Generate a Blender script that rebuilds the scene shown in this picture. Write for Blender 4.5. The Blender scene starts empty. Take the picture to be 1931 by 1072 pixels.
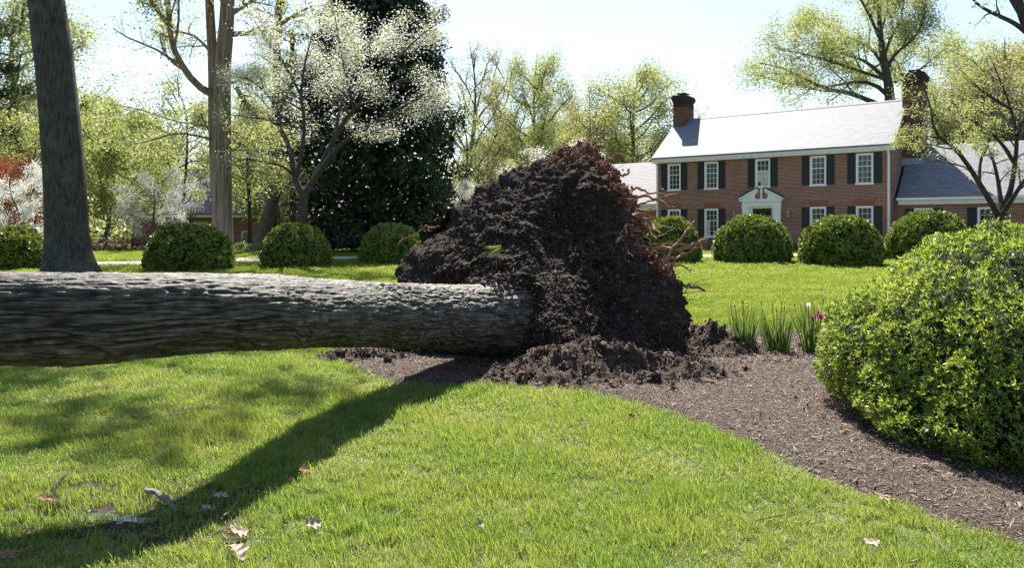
import bpy, math, random
import numpy as np
from mathutils import Vector, Matrix

random.seed(7)
SC = bpy.context.scene
COL = SC.collection
PI = math.pi

# ------------------------------------------------------------------ camera, sky, sun, exposure
EYE, FPX, CX, HOR = 1.55, 1450.0, 965.5, 434.0
cam_d = bpy.data.cameras.new("camera")
cam = bpy.data.objects.new("camera", cam_d)
COL.objects.link(cam)
cam.location = (0, 0, EYE)
cam.rotation_euler = (PI / 2, 0, 0)
cam_d.sensor_width = 36.0
cam_d.lens = FPX / 1931 * 36.0
cam_d.shift_y = -(536.0 - HOR) / 1931.0
cam_d.clip_end = 2000
cam_d.clip_start = 0.05
SC.camera = cam

SHX, SHY = 0.05, 0.76            # shadow offset (x, towards camera) per metre of height
SUN_EL = math.atan(1 / math.hypot(SHX, SHY))
SUN_AZ = math.atan2(-SHX, SHY)   # clockwise from +Y
world = bpy.data.worlds.new("World")
SC.world = world
world.use_nodes = True
wn = world.node_tree
sky = wn.nodes.new("ShaderNodeTexSky")
sky.sky_type = 'NISHITA'
sky.sun_disc = False
sky.sun_elevation = SUN_EL
sky.sun_rotation = SUN_AZ
sky.air_density = 1.0
sky.dust_density = 0.65
sky.ozone_density = 1.0
wn.links.new(sky.outputs[0], wn.nodes["Background"].inputs[0])
wn.nodes["Background"].inputs[1].default_value = 0.073
sun_d = bpy.data.lights.new("sun", 'SUN')
sun_d.energy = 5.0
sun_d.angle = math.radians(0.53)
sun_d.color = (1.0, 0.94, 0.85)
sun = bpy.data.objects.new("sun", sun_d)
COL.objects.link(sun)
sun.rotation_euler = Vector((SHX, -SHY, -1)).to_track_quat('-Z', 'Y').to_euler()
SC.view_settings.view_transform = 'Standard'
SC.view_settings.look = 'None'
SC.view_settings.exposure = 1.65
SC.view_settings.gamma = 1.0
SC.view_settings.use_curve_mapping = False
SC.render.engine = 'CYCLES'
SC.cycles.max_bounces = 6
SC.cycles.diffuse_bounces = 3
SC.cycles.glossy_bounces = 2
SC.cycles.transmission_bounces = 4
SC.cycles.sample_clamp_indirect = 6.0

# ------------------------------------------------------------------ helpers
def smooth01(a, b, x):
    t = np.clip((np.asarray(x, float) - a) / (b - a), 0, 1)
    return t * t * (3 - 2 * t)

def ground(x, y):
    """height of the land: flat by the camera, rising a little towards the house"""
    return 0.36 * smooth01(20, 41, y)

def W(px, py, Y):
    return np.array([(px - CX) / FPX * Y, Y, EYE - (py - HOR) / FPX * Y])

def G(px, py):
    """where the sight line through that spot of the photograph meets the land"""
    Y = FPX * EYE / max(py - HOR, 8)
    for _ in range(30):
        Y = FPX * (EYE - float(ground(0, Y))) / max(py - HOR, 8)
    return np.array([(px - CX) / FPX * Y, Y, float(ground(0, Y))])

_rs = np.random.RandomState(3)
_perm = _rs.permutation(256); _perm = np.concatenate([_perm, _perm, _perm])
_grad = _rs.normal(size=(256, 3)); _grad /= np.linalg.norm(_grad, axis=1)[:, None]
def pnoise(P, seed=0):
    P = np.asarray(P, float) + seed * 17.37
    I = np.floor(P).astype(int); f = P - I
    u = f * f * f * (f * (f * 6 - 15) + 10)
    I &= 255
    out = 0
    for dx in (0, 1):
        for dy in (0, 1):
            for dz in (0, 1):
                h = _perm[_perm[_perm[(I[:, 0] + dx) & 255] + ((I[:, 1] + dy) & 255)] + ((I[:, 2] + dz) & 255)]
                g = _grad[h & 255]
                d = g[:, 0] * (f[:, 0] - dx) + g[:, 1] * (f[:, 1] - dy) + g[:, 2] * (f[:, 2] - dz)
                w = (u[:, 0] if dx else 1 - u[:, 0]) * (u[:, 1] if dy else 1 - u[:, 1]) * (u[:, 2] if dz else 1 - u[:, 2])
                out = out + w * d
    return out * 1.5
def fbm(P, octaves=4, seed=0, gain=0.5):
    a, s, out = 1.0, 1.0, 0
    for k in range(octaves):
        out = out + a * pnoise(np.asarray(P) * s, seed + k); a *= gain; s *= 2.03
    return out

def mk(name, V, F, mat, parent=None, smooth=False, attr=None, mi=None):
    """one mesh object from arrays; F is a list of (m,k) index arrays"""
    V = np.asarray(V, np.float32)
    if not isinstance(F, (list, tuple)): F = [F]
    F = [np.asarray(f, np.int32) for f in F if len(f)]
    me = bpy.data.meshes.new(name)
    me.vertices.add(len(V)); me.vertices.foreach_set("co", V.ravel())
    nl = sum(f.size for f in F); npoly = sum(len(f) for f in F)
    me.loops.add(nl); me.loops.foreach_set("vertex_index", np.concatenate([f.ravel() for f in F]))
    tot = np.concatenate([np.full(len(f), f.shape[1], np.int32) for f in F])
    st = np.concatenate([[0], np.cumsum(tot)[:-1]]).astype(np.int32)
    me.polygons.add(npoly); me.polygons.foreach_set("loop_start", st); me.polygons.foreach_set("loop_total", tot)
    me.polygons.foreach_set("use_smooth", np.full(npoly, bool(smooth)))
    for m in (mat if isinstance(mat, (list, tuple)) else [mat]): me.materials.append(m)
    if mi is not None: me.polygons.foreach_set("material_index", np.asarray(mi, np.int32))
    if attr:
        for k, A in attr.items():
            A = np.asarray(A, np.float32)
            if A.ndim == 2:
                a = me.attributes.new(k, 'FLOAT_VECTOR', 'POINT'); a.data.foreach_set("vector", A.ravel())
            else:
                a = me.attributes.new(k, 'FLOAT', 'POINT'); a.data.foreach_set("value", A)
    me.update(calc_edges=True); me.validate()
    o = bpy.data.objects.new(name, me)
    COL.objects.link(o)
    if parent is not None: o.parent = parent
    return o

def tag(o, label, cat=None, group=None, kind=None):
    if label: o["label"] = label
    if cat: o["category"] = cat
    if group: o["group"] = group
    if kind: o["kind"] = kind
    return o
def thing(name, label, cat, loc=(0, 0, 0), rz=0.0, group=None):
    o = bpy.data.objects.new(name, None); COL.objects.link(o)
    o.empty_display_size = 0.2
    o.location = [float(c) for c in loc]; o.rotation_euler = (0, 0, rz)
    return tag(o, label, cat, group)
def copy_tree(o, parent=None):
    c = o.copy(); COL.objects.link(c)
    if parent is not None: c.parent = parent
    for ch in list(o.children): copy_tree(ch, c)
    return c

class MB:
    """collects simple solids into one mesh"""
    def __init__(s): s.V, s.F, s.n = [], [], 0
    def add(s, V, F):
        V = np.asarray(V, float)
        for f in (F if isinstance(F, list) else [F]): s.F.append(np.asarray(f) + s.n)
        s.V.append(V); s.n += len(V); return s
    def box(s, x0, x1, y0, y1, z0, z1):
        V = [(x, y, z) for z in (z0, z1) for y in (y0, y1) for x in (x0, x1)]
        return s.add(V, np.array([[0, 2, 3, 1], [4, 5, 7, 6], [0, 1, 5, 4], [2, 6, 7, 3], [0, 4, 6, 2], [1, 3, 7, 5]]))
    def prism(s, poly, axis, a, b):
        """poly: 2-D outline (ccw), pushed along axis from a to b; other two axes in order"""
        n = len(poly); V = []
        for c in (a, b):
            for p in poly:
                q = list(p); q.insert(axis, c); V.append(q)
        side = np.array([[i, (i + 1) % n, n + (i + 1) % n, n + i] for i in range(n)])
        s.add(V, [side, np.array([list(range(n))[::-1]]), np.array([list(range(n, 2 * n))])])
        return s
    def quad(s, a, b, c, d): return s.add([a, b, c, d], np.array([[0, 1, 2, 3]]))
    def tube(s, P, R, sides=6, cap=True):
        P = np.asarray(P, float)[None]; R = np.asarray(R, float)[None]
        V, F = tubes(P, R, sides); s.add(V, F)
        if cap:
            m = P.shape[1]
            s.add(V[:sides], np.array([list(range(sides))[::-1]])); s.add(V[-sides:], np.array([list(range(sides))]))
        return s
    def lathe(s, prof, cx, cy, sides=12):
        th = np.linspace(0, 2 * PI, sides, endpoint=False)
        V = np.array([[cx + r * math.cos(t), cy + r * math.sin(t), z] for r, z in prof for t in th])
        F = [[i * sides + j, i * sides + (j + 1) % sides, (i + 1) * sides + (j + 1) % sides, (i + 1) * sides + j]
             for i in range(len(prof) - 1) for j in range(sides)]
        return s.add(V, np.array(F))
    def build(s, name, mat, parent=None, smooth=False, **k):
        return mk(name, np.concatenate(s.V), s.F, mat, parent, smooth, **k)

def tubes(P, R, sides=6):
    """P (B,n,3), R (B,n): a batch of tapered tubes"""
    B, n, _ = P.shape
    T = np.gradient(P, axis=1); T /= np.linalg.norm(T, axis=2, keepdims=True) + 1e-9
    m = T.mean(axis=1); ref = np.zeros((B, 3))
    k = np.argmin(np.abs(m), axis=1); ref[np.arange(B), k] = 1
    N = np.cross(T, ref[:, None, :]); N /= np.linalg.norm(N, axis=2, keepdims=True) + 1e-9
    Bn = np.cross(T, N)
    th = np.linspace(0, 2 * PI, sides, endpoint=False)
    V = P[:, :, None, :] + R[:, :, None, None] * (np.cos(th)[None, None, :, None] * N[:, :, None, :] + np.sin(th)[None, None, :, None] * Bn[:, :, None, :])
    b, i, j = np.meshgrid(np.arange(B), np.arange(n - 1), np.arange(sides), indexing='ij')
    ix = lambda i_, j_: (b * n + i_) * sides + (j_ % sides)
    F = np.stack([ix(i, j), ix(i, j + 1), ix(i + 1, j + 1), ix(i + 1, j)], -1).reshape(-1, 4)
    return V.reshape(-1, 3), F

def resample(P, R, n, curve=True):
    P = np.asarray(P, float); R = np.asarray(R, float)
    if curve and len(P) > 2:      # Catmull-Rom through the points
        Q, S = [], []
        A = np.vstack([2 * P[0] - P[1], P, 2 * P[-1] - P[-2]]); r = np.concatenate([[R[0]], R, [R[-1]]])
        for i in range(1, len(A) - 2):
            for t in np.linspace(0, 1, 8, endpoint=False):
                Q.append(0.5 * (2 * A[i] + (A[i + 1] - A[i - 1]) * t + (2 * A[i - 1] - 5 * A[i] + 4 * A[i + 1] - A[i + 2]) * t * t + (3 * A[i] - A[i - 1] - 3 * A[i + 1] + A[i + 2]) * t ** 3))
                S.append(r[i] + (r[i + 1] - r[i]) * t)
        P = np.vstack([Q, [P[-1]]]); R = np.concatenate([S, [R[-1]]])
    d = np.concatenate([[0], np.cumsum(np.linalg.norm(np.diff(P, axis=0), axis=1))])
    u = np.linspace(0, d[-1], n)
    return np.stack([np.interp(u, d, P[:, k]) for k in range(3)], 1), np.interp(u, d, R)

# ------------------------------------------------------------------ materials
def new_mat(name):
    m = bpy.data.materials.new(name); m.use_nodes = True
    nt = m.node_tree; b = nt.nodes["Principled BSDF"]
    return m, nt, b
def N(nt, t, **k):
    n = nt.nodes.new(t)
    for a, v in k.items():
        if a.startswith('i_'):
            key = a[2:]; key = int(key) if key.isdigit() else key
            n.inputs[key].default_value = v
        else: setattr(n, a, v)
    return n
def ramp(nt, fac, stops):
    r = N(nt, "ShaderNodeValToRGB")
    el = r.color_ramp.elements
    while len(el) < len(stops): el.new(0.5)
    for e, (p, c) in zip(el, stops): e.position = p; e.color = (*c, 1)
    nt.links.new(fac, r.inputs[0]); return r.outputs[0]
def mixc(nt, fac, a, b, blend='MIX'):
    m = N(nt, "ShaderNodeMix", data_type='RGBA', blend_type=blend)
    if isinstance(fac, (int, float)): m.inputs[0].default_value = fac
    else: nt.links.new(fac, m.inputs[0])
    for i, v in ((6, a), (7, b)):
        if isinstance(v, (tuple, list)): m.inputs[i].default_value = (*v, 1)
        else: nt.links.new(v, m.inputs[i])
    return m.outputs[2]
def plain(name, c1, c2=None, scale=6.0, rough=0.8, bump=0.0, bscale=None, spec=0.3, coord='Object', stretch=(1, 1, 1), metallic=0.0, detail=6):
    m, nt, b = new_mat(name)
    L = nt.links.new
    b.inputs["Roughness"].default_value = rough
    b.inputs["Specular IOR Level"].default_value = spec
    b.inputs["Metallic"].default_value = metallic
    tc = N(nt, "ShaderNodeTexCoord"); mp = N(nt, "ShaderNodeMapping"); mp.inputs["Scale"].default_value = stretch
    L(tc.outputs[coord], mp.inputs[0])
    nz = N(nt, "ShaderNodeTexNoise"); nz.inputs["Scale"].default_value = scale; nz.inputs["Detail"].default_value = detail
    L(mp.outputs[0], nz.inputs[0])
    if c2 is None: c2 = tuple(c * 0.75 for c in c1)
    L(ramp(nt, nz.outputs[0], [(0.3, c2), (0.7, c1)]), b.inputs["Base Color"])
    if bump:
        n2 = N(nt, "ShaderNodeTexNoise"); n2.inputs["Scale"].default_value = bscale or scale * 3; n2.inputs["Detail"].default_value = 8
        L(mp.outputs[0], n2.inputs[0])
        bp = N(nt, "ShaderNodeBump"); bp.inputs["Strength"].default_value = bump; bp.inputs["Distance"].default_value = 0.05
        L(n2.outputs[0], bp.inputs["Height"]); L(bp.outputs[0], b.inputs["Normal"])
    return m
def leafmat(name, c1, c2, trans=0.5, rough=0.45, patch=None, spec=0.3, ttint=(1.15, 1.1, 0.6)):
    """leaf: reflecting and letting light through, every leaf a little different"""
    m, nt, b = new_mat(name); L = nt.links.new
    g = N(nt, "ShaderNodeNewGeometry")
    col = ramp(nt, g.outputs["Random Per Island"], [(0.0, c1), (1.0, c2)])
    if patch:
        nz = N(nt, "ShaderNodeTexNoise"); nz.inputs["Scale"].default_value = patch[0]; nz.inputs["Detail"].default_value = 3
        L(g.outputs["Position"], nz.inputs[0])
        f = ramp(nt, nz.outputs[0], [(0.40, (0, 0, 0)), (0.66, (1, 1, 1))])
        col = mixc(nt, f, col, patch[1])
    L(col, b.inputs["Base Color"])
    b.inputs["Roughness"].default_value = rough; b.inputs["Specular IOR Level"].default_value = spec
    tr = N(nt, "ShaderNodeBsdfTranslucent")
    L(mixc(nt, 1.0, col, ttint, 'MULTIPLY'), tr.inputs[0])
    mx = N(nt, "ShaderNodeMixShader"); mx.inputs[0].default_value = trans
    L(b.outputs[0], mx.inputs[1]); L(tr.outputs[0], mx.inputs[2])
    L(mx.outputs[0], nt.nodes["Material Output"].inputs[0])
    return m
def bark(name, c1, c2, sc=9.0, zs=0.18, bump=1.0, lichen=None):
    m, nt, b = new_mat(name); L = nt.links.new
    b.inputs["Roughness"].default_value = 0.9; b.inputs["Specular IOR Level"].default_value = 0.15
    tc = N(nt, "ShaderNodeTexCoord"); mp = N(nt, "ShaderNodeMapping"); mp.inputs["Scale"].default_value = (1, 1, zs)
    L(tc.outputs["Object"], mp.inputs[0])
    nz = N(nt, "ShaderNodeTexNoise"); nz.inputs["Scale"].default_value = sc; nz.inputs["Detail"].default_value = 8; nz.inputs["Roughness"].default_value = 0.65
    L(mp.outputs[0], nz.inputs[0])
    col = ramp(nt, nz.outputs[0], [(0.36, c2), (0.62, c1)])
    if lichen:
        n2 = N(nt, "ShaderNodeTexNoise"); n2.inputs["Scale"].default_value = 1.6; n2.inputs["Detail"].default_value = 5
        L(tc.outputs["Object"], n2.inputs[0])
        col = mixc(nt, ramp(nt, n2.outputs[0], [(0.5, (0, 0, 0)), (0.7, (0.7, 0.7, 0.7))]), col, lichen)
    L(col, b.inputs["Base Color"])
    bp = N(nt, "ShaderNodeBump"); bp.inputs["Strength"].default_value = bump; bp.inputs["Distance"].default_value = 0.06
    L(nz.outputs[0], bp.inputs["Height"]); L(bp.outputs[0], b.inputs["Normal"])
    return m
def bricks(name, ax, c1, c2, mortar, bw=0.215, bh=0.075, msz=0.010, vert=False):
    m, nt, b = new_mat(name); L = nt.links.new
    tc = N(nt, "ShaderNodeTexCoord"); sp = N(nt, "ShaderNodeSeparateXYZ"); cb = N(nt, "ShaderNodeCombineXYZ")
    L(tc.outputs["Object"], sp.inputs[0])
    L(sp.outputs[ax], cb.inputs[1 if vert else 0]); L(sp.outputs[2], cb.inputs[0 if vert else 1])
    br = N(nt, "ShaderNodeTexBrick")
    br.inputs["Scale"].default_value = 1.0; br.inputs["Brick Width"].default_value = bw; br.inputs["Row Height"].default_value = bh
    br.inputs["Mortar Size"].default_value = msz; br.inputs["Mortar Smooth"].default_value = 0.2; br.inputs["Bias"].default_value = 0.0
    br.inputs["Color1"].default_value = (*c1, 1); br.inputs["Color2"].default_value = (*c2, 1); br.inputs["Mortar"].default_value = (*mortar, 1)
    L(cb.outputs[0], br.inputs[0])
    nz = N(nt, "ShaderNodeTexNoise"); nz.inputs["Scale"].default_value = 1.3; nz.inputs["Detail"].default_value = 6
    L(tc.outputs["Object"], nz.inputs[0])
    col = mixc(nt, 0.6, br.outputs[0], ramp(nt, nz.outputs[0], [(0.3, (0.6, 0.6, 0.6)), (0.7, (1, 1, 1))]), 'MULTIPLY')
    L(col, b.inputs["Base Color"]); b.inputs["Roughness"].default_value = 0.9; b.inputs["Specular IOR Level"].default_value = 0.2
    return m
def shingles(name, c1, c2, line, streak=None):
    """courses run along object x, up the slope by object z"""
    m, nt, b = new_mat(name); L = nt.links.new
    tc = N(nt, "ShaderNodeTexCoord"); sp = N(nt, "ShaderNodeSeparateXYZ"); cb = N(nt, "ShaderNodeCombineXYZ")
    L(tc.outputs["Object"], sp.inputs[0]); L(sp.outputs[0], cb.inputs[0]); L(sp.outputs[2], cb.inputs[1])
    br = N(nt, "ShaderNodeTexBrick")
    for k, v in (("Scale", 1.0), ("Brick Width", 0.33), ("Row Height", 0.105), ("Mortar Size", 0.009), ("Mortar Smooth", 0.1), ("Bias", 0.0)): br.inputs[k].default_value = v
    br.inputs["Color1"].default_value = (*c1, 1); br.inputs["Color2"].default_value = (*c2, 1); br.inputs["Mortar"].default_value = (*line, 1)
    L(cb.outputs[0], br.inputs[0])
    col = br.outputs[0]
    nz = N(nt, "ShaderNodeTexNoise"); nz.inputs["Scale"].default_value = 0.62; nz.inputs["Detail"].default_value = 8; nz.inputs["Roughness"].default_value = 0.65
    mp = N(nt, "ShaderNodeMapping"); mp.inputs["Scale"].default_value = (1.4, 0.3, 0.6); L(tc.outputs["Object"], mp.inputs[0]); L(mp.outputs[0], nz.inputs[0])
    if streak: col = mixc(nt, ramp(nt, nz.outputs[0], [(0.63, (0, 0, 0)), (0.78, (0.7, 0.7, 0.7))]), col, streak)
    L(col, b.inputs["Base Color"]); b.inputs["Roughness"].default_value = 0.75; b.inputs["Specular IOR Level"].default_value = 0.6
    return m

M = {}
M['lawn'] = plain('lawn_soil', (0.10, 0.125, 0.030), (0.055, 0.07, 0.02), 2.2, 0.95, 0.5, 40)
M['grass'] = leafmat('grass_blades', (0.130, 0.208, 0.034), (0.250, 0.332, 0.072), 0.52, 0.45, patch=(1.1, (0.285, 0.322, 0.088)), spec=0.3, ttint=(1.15, 1.15, 0.75))
M['grass_far'] = leafmat('far_grass_blades', (0.145, 0.220, 0.032), (0.245, 0.315, 0.062), 0.52, 0.7, patch=(.7, (0.265, 0.315, 0.08)), spec=0.05, ttint=(1.2, 1.15, .75))
M['straw'] = leafmat('dry_blades', (0.26, 0.23, 0.12), (0.36, 0.34, 0.20), 0.3, 0.6, spec=0.15)
M['mulch'] = plain('mulch_ground', (0.105, 0.074, 0.057), (0.04, 0.028, 0.022), 22, 0.95, 1.0, 60)
M['chips'] = leafmat('mulch_chips', (0.046, 0.032, 0.024), (0.27, 0.195, 0.148), 0.0, 0.75)
M['soil'] = plain('dark_topsoil', (0.090, 0.064, 0.049), (0.024, 0.017, 0.013), 9, 0.95, 1.0, 30, spec=0.15)
M['clod'] = leafmat('soil_crumbs', (0.020, 0.0145, 0.0115), (0.140, 0.104, 0.083), 0.0, 0.9, spec=0.12)
M['clay'] = plain('red_clay_soil', (0.22, 0.085, 0.045), (0.09, 0.035, 0.022), 7, 0.95, 1.0, 30, spec=0.15)
M['root'] = bark('root_bark', (0.42, 0.22, 0.13), (0.20, 0.10, 0.06), 16, 1.0, 0.7)
M['root_tan'] = bark('root_tan', (0.36, 0.22, 0.13), (0.17, 0.09, 0.055), 16, 1.0, 0.7)
M['path'] = plain('path_concrete', (0.48, 0.46, 0.44), (0.36, 0.345, 0.33), 3, 0.9, 0.2, 60)
M['mud'] = plain('wet_mud', (0.075, 0.058, 0.038), (0.03, 0.023, 0.015), 8, 0.9, 1.0, 25, spec=0.1)
M['water'] = plain('puddle_water', (0.018, 0.016, 0.011), (0.010, 0.009, 0.007), 3, 0.03, 0.02, 20, spec=0.6)
M['bark_oak'] = bark('oak_bark', (0.100, 0.094, 0.080), (0.022, 0.020, 0.017), 22, 0.14, 1.0, (0.110, 0.118, 0.095))
M['bark_cedar'] = bark('cedar_bark', (0.30, 0.245, 0.19), (0.10, 0.072, 0.055), 14, 0.06, 1.0)
M['bark_grey'] = bark('grey_bark', (0.145, 0.125, 0.105), (0.06, 0.05, 0.042), 12, 0.35, 0.7)
M['bark_dog'] = bark('dogwood_bark', (0.095, 0.083, 0.072), (0.04, 0.034, 0.03), 18, 0.6, 0.8)
M['bark_dark'] = bark('dark_bark', (0.075, 0.060, 0.050), (0.030, 0.024, 0.020), 12, 0.35, 0.7)
M['leaf_lime'] = leafmat('spring_leaf_lime', (0.25, 0.285, 0.095), (0.40, 0.43, 0.20), 0.55, 0.5, ttint=(1.1, 1.08, 0.8))
M['leaf_green'] = leafmat('spring_leaf_green', (0.15, 0.20, 0.05), (0.28, 0.32, 0.10), 0.55, 0.5, ttint=(1.1, 1.08, 0.75))
M['leaf_olive'] = leafmat('spring_leaf_olive', (0.22, 0.22, 0.09), (0.36, 0.35, 0.16), 0.52, 0.5, ttint=(1.1, 1.05, 0.8))
M['leaf_pine'] = leafmat('pine_needles', (0.040, 0.070, 0.028), (0.085, 0.12, 0.045), 0.25, 0.6)
M['leaf_mag'] = leafmat('magnolia_leaf', (0.010, 0.022, 0.008), (0.032, 0.055, 0.019), 0.10, 0.42, spec=0.35)
M['leaf_red'] = leafmat('red_maple_leaf', (0.15, 0.035, 0.022), (0.25, 0.085, 0.05), 0.5, 0.5, ttint=(1.2, 0.8, 0.6))
M['leaf_purple'] = leafmat('barberry_leaf', (0.075, 0.030, 0.030), (0.20, 0.10, 0.09), 0.35, 0.5, ttint=(1.1, 0.8, 0.8))
M['bloom'] = leafmat('white_bracts', (0.62, 0.63, 0.57), (0.80, 0.80, 0.77), 0.42, 0.5, ttint=(1, 1, 0.95))
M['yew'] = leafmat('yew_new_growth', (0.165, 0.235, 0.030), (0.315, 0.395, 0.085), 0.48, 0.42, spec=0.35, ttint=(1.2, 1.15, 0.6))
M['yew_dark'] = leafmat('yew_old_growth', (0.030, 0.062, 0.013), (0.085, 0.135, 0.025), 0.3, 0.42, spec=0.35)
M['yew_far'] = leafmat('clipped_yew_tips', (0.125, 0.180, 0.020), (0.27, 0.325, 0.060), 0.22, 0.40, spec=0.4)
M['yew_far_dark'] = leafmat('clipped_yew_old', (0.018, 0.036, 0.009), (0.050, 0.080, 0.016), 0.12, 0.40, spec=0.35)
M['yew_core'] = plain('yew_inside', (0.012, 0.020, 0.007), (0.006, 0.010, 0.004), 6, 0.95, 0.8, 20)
M['shrub'] = leafmat('shrub_leaf', (0.045, 0.075, 0.025), (0.11, 0.15, 0.05), 0.3, 0.4)
M['pale_shrub'] = leafmat('pale_shrub_leaf', (0.14, 0.19, 0.06), (0.28, 0.33, 0.14), 0.35, 0.45)
M['strap'] = leafmat('bulb_leaf', (0.075, 0.135, 0.040), (0.17, 0.24, 0.075), 0.35, 0.35, spec=0.5)
M['tulip'] = leafmat('purple_petal', (0.36, 0.035, 0.22), (0.52, 0.07, 0.36), 0.35, 0.4, ttint=(1.1, 0.8, 1.0))
M['white_petal'] = leafmat('white_petal', (0.7, 0.7, 0.66), (0.8, 0.8, 0.78), 0.3, 0.5)
M['dry_leaf'] = plain('dry_oak_leaf', (0.40, 0.32, 0.25), (0.26, 0.19, 0.14), 18, 0.75, 0.3, 40)
M['dry_leaf2'] = plain('brown_oak_leaf', (0.26, 0.145, 0.085), (0.16, 0.085, 0.05), 18, 0.75, 0.3, 40)
M['dry_leaf3'] = plain('orange_leaf', (0.55, 0.13, 0.04), (0.38, 0.08, 0.03), 18, 0.7, 0.2, 40)
M['stick'] = bark('stick_bark', (0.34, 0.31, 0.28), (0.14, 0.12, 0.11), 20, 1.0, 0.8)
BR1, BR2, MORT = (0.265, 0.088, 0.055), (0.130, 0.046, 0.033), (0.52, 0.40, 0.32)
M['brick_x'] = bricks('brick_front', 0, BR1, BR2, MORT)
M['brick_y'] = bricks('brick_gable', 1, BR1, BR2, MORT)
M['brick_arch'] = plain('arch_brick', (0.31, 0.125, 0.065), (0.20, 0.08, 0.045), 12, 0.9, 0.2, 40)
M['brick_dark'] = bricks('sooty_shaded_brick', 0, (0.06, 0.034, 0.032), (0.035, 0.02, 0.02), (0.06, 0.045, 0.042))  # soot on the chimney tops, with their shade darkened into the colour
M['brick_chim'] = bricks('chimney_brick', 0, (0.17, 0.066, 0.045), (0.10, 0.040, 0.03), (0.2, 0.14, 0.11))  # wall brick made darker, the chimneys' shade put into the colour
M['roof'] = shingles('roof_shingles', (0.215, 0.215, 0.24), (0.155, 0.155, 0.18), (0.045, 0.045, 0.055), (0.055, 0.052, 0.056))
M['roof_far'] = shingles('roof_shingles_far', (0.20, 0.20, 0.23), (0.15, 0.15, 0.175), (0.07, 0.07, 0.08))
M['white'] = plain('white_paint', (0.80, 0.80, 0.78), (0.74, 0.74, 0.73), 3, 0.5, 0.05, 30)
M['cream'] = plain('cream_trim', (0.70, 0.68, 0.60), (0.62, 0.60, 0.53), 3, 0.5, 0.05, 30)
M['shutter'] = plain('black_shutter', (0.020, 0.023, 0.026), (0.014, 0.016, 0.018), 5, 0.45, 0.05, 30)
M['door'] = plain('dark_green_door', (0.011, 0.017, 0.013), (0.008, 0.012, 0.010), 5, 0.6, spec=0.15)
M['glass'] = plain('window_glass', (0.030, 0.034, 0.036), (0.016, 0.018, 0.020), 1.2, 0.04, 0.03, 2.5, spec=0.5)
M['brass'] = plain('brass', (0.62, 0.45, 0.20), (0.42, 0.30, 0.14), 9, 0.3, 0, metallic=0.9)
M['lamp_glass'] = plain('lantern_glass', (0.30, 0.29, 0.24), (0.18, 0.175, 0.15), 5, 0.12, 0, spec=0.6)
M['dark_metal'] = plain('dark_metal', (0.03, 0.03, 0.032), (0.02, 0.02, 0.022), 6, 0.5)
M['curtain'] = plain('curtain', (0.55, 0.54, 0.50), (0.36, 0.355, 0.33), 9, 0.9, 0.2, stretch=(3, 1, 0.3))
# ------------------------------------------------------------------ the setting: land, bed, path, puddle
def inside(P, poly):
    x, y = P[:, 0], P[:, 1]; c = np.zeros(len(P), bool); n = len(poly)
    for i in range(n):
        x0, y0 = poly[i]; x1, y1 = poly[(i + 1) % n]
        k = ((y0 > y) != (y1 > y)) & (x < (x1 - x0) * (y - y0) / (y1 - y0 + 1e-12) + x0)
        c ^= k
    return c
def edge_dist(P, poly):
    d = np.full(len(P), 1e9); n = len(poly)
    for i in range(n):
        a = np.array(poly[i]); b = np.array(poly[(i + 1) % n]); ab = b - a
        t = np.clip(((P - a) @ ab) / (ab @ ab + 1e-12), 0, 1)
        d = np.minimum(d, np.linalg.norm(P - (a + t[:, None] * ab), axis=1))
    return d
def sheet(xs, ys, zf):
    X, Y = np.meshgrid(xs, ys); P = np.stack([X.ravel(), Y.ravel()], 1)
    V = np.column_stack([P, zf(P)])
    nx, ny = len(xs), len(ys)
    j, i = np.meshgrid(np.arange(ny - 1), np.arange(nx - 1), indexing='ij')
    a = (j * nx + i).ravel()
    return V, np.stack([a, a + 1, a + nx + 1, a + nx], 1)

xs = np.concatenate([np.linspace(-600, -60, 10)[:-1], np.linspace(-60, 60, 161), np.linspace(60, 600, 10)[1:]])
ys = np.concatenate([np.linspace(-300, -12, 6)[:-1], np.linspace(-12, 60, 145), np.linspace(60, 900, 12)[1:]])
def lawn_z(P):
    n = fbm(np.column_stack([P * 0.6, np.zeros(len(P))]), 3, 5)
    return ground(P[:, 0], P[:, 1]) + 0.02 * n * smooth01(8, 16, P[:, 1])
V, F = sheet(xs, ys, lawn_z)
tag(mk('lawn', V, F, M['lawn'], smooth=True), None, kind='structure')

front = [G(*p)[:2] for p in [(606, 657), (640, 690), (690, 712), (745, 726), (830, 733), (940, 733), (1060, 739), (1130, 751), (1200, 771),
         (1290, 797), (1400, 838), (1500, 889), (1600, 929), (1700, 961), (1800, 998), (1931, 1040)]]
BED = [tuple(p) for p in front] + [(4.2, 3.0), (6.5, 2.8), (9.5, 6.0), (9.0, 10.6), tuple(G(1560, 628)[:2]), tuple(G(1450, 622)[:2]), tuple(G(1370, 617)[:2]),
      (3.0, 12.6), (1.2, 13.3), (-1.0, 13.2), (-2.3, 12.0), (-2.75, 10.8)]
BEDA = np.array(BED)
def bed_z(P):
    d = edge_dist(P, BED); d = np.where(inside(P, BED), d, -d)
    P3 = np.column_stack([P * 2.2, np.zeros(len(P))])
    return -0.012 + 0.045 * smooth01(-0.02, 0.22, d) + (0.012 * fbm(P3, 4, 2) + 0.006 * fbm(P3 * 7, 2, 9)) * smooth01(0.0, 0.2, d)
V, F = sheet(np.arange(-3.0, 9.8, 0.05), np.arange(2.6, 13.6, 0.05), bed_z)
d = edge_dist(V[:, :2], BED); keep = inside(V[:, :2], BED) | (d < 0.06)
F = F[keep[F].all(1)]
used = np.unique(F); remap = -np.ones(len(V), int); remap[used] = np.arange(len(used))
tag(mk('mulch_bed', V[used], remap[F], M['mulch'], smooth=True), None, kind='structure')

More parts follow.
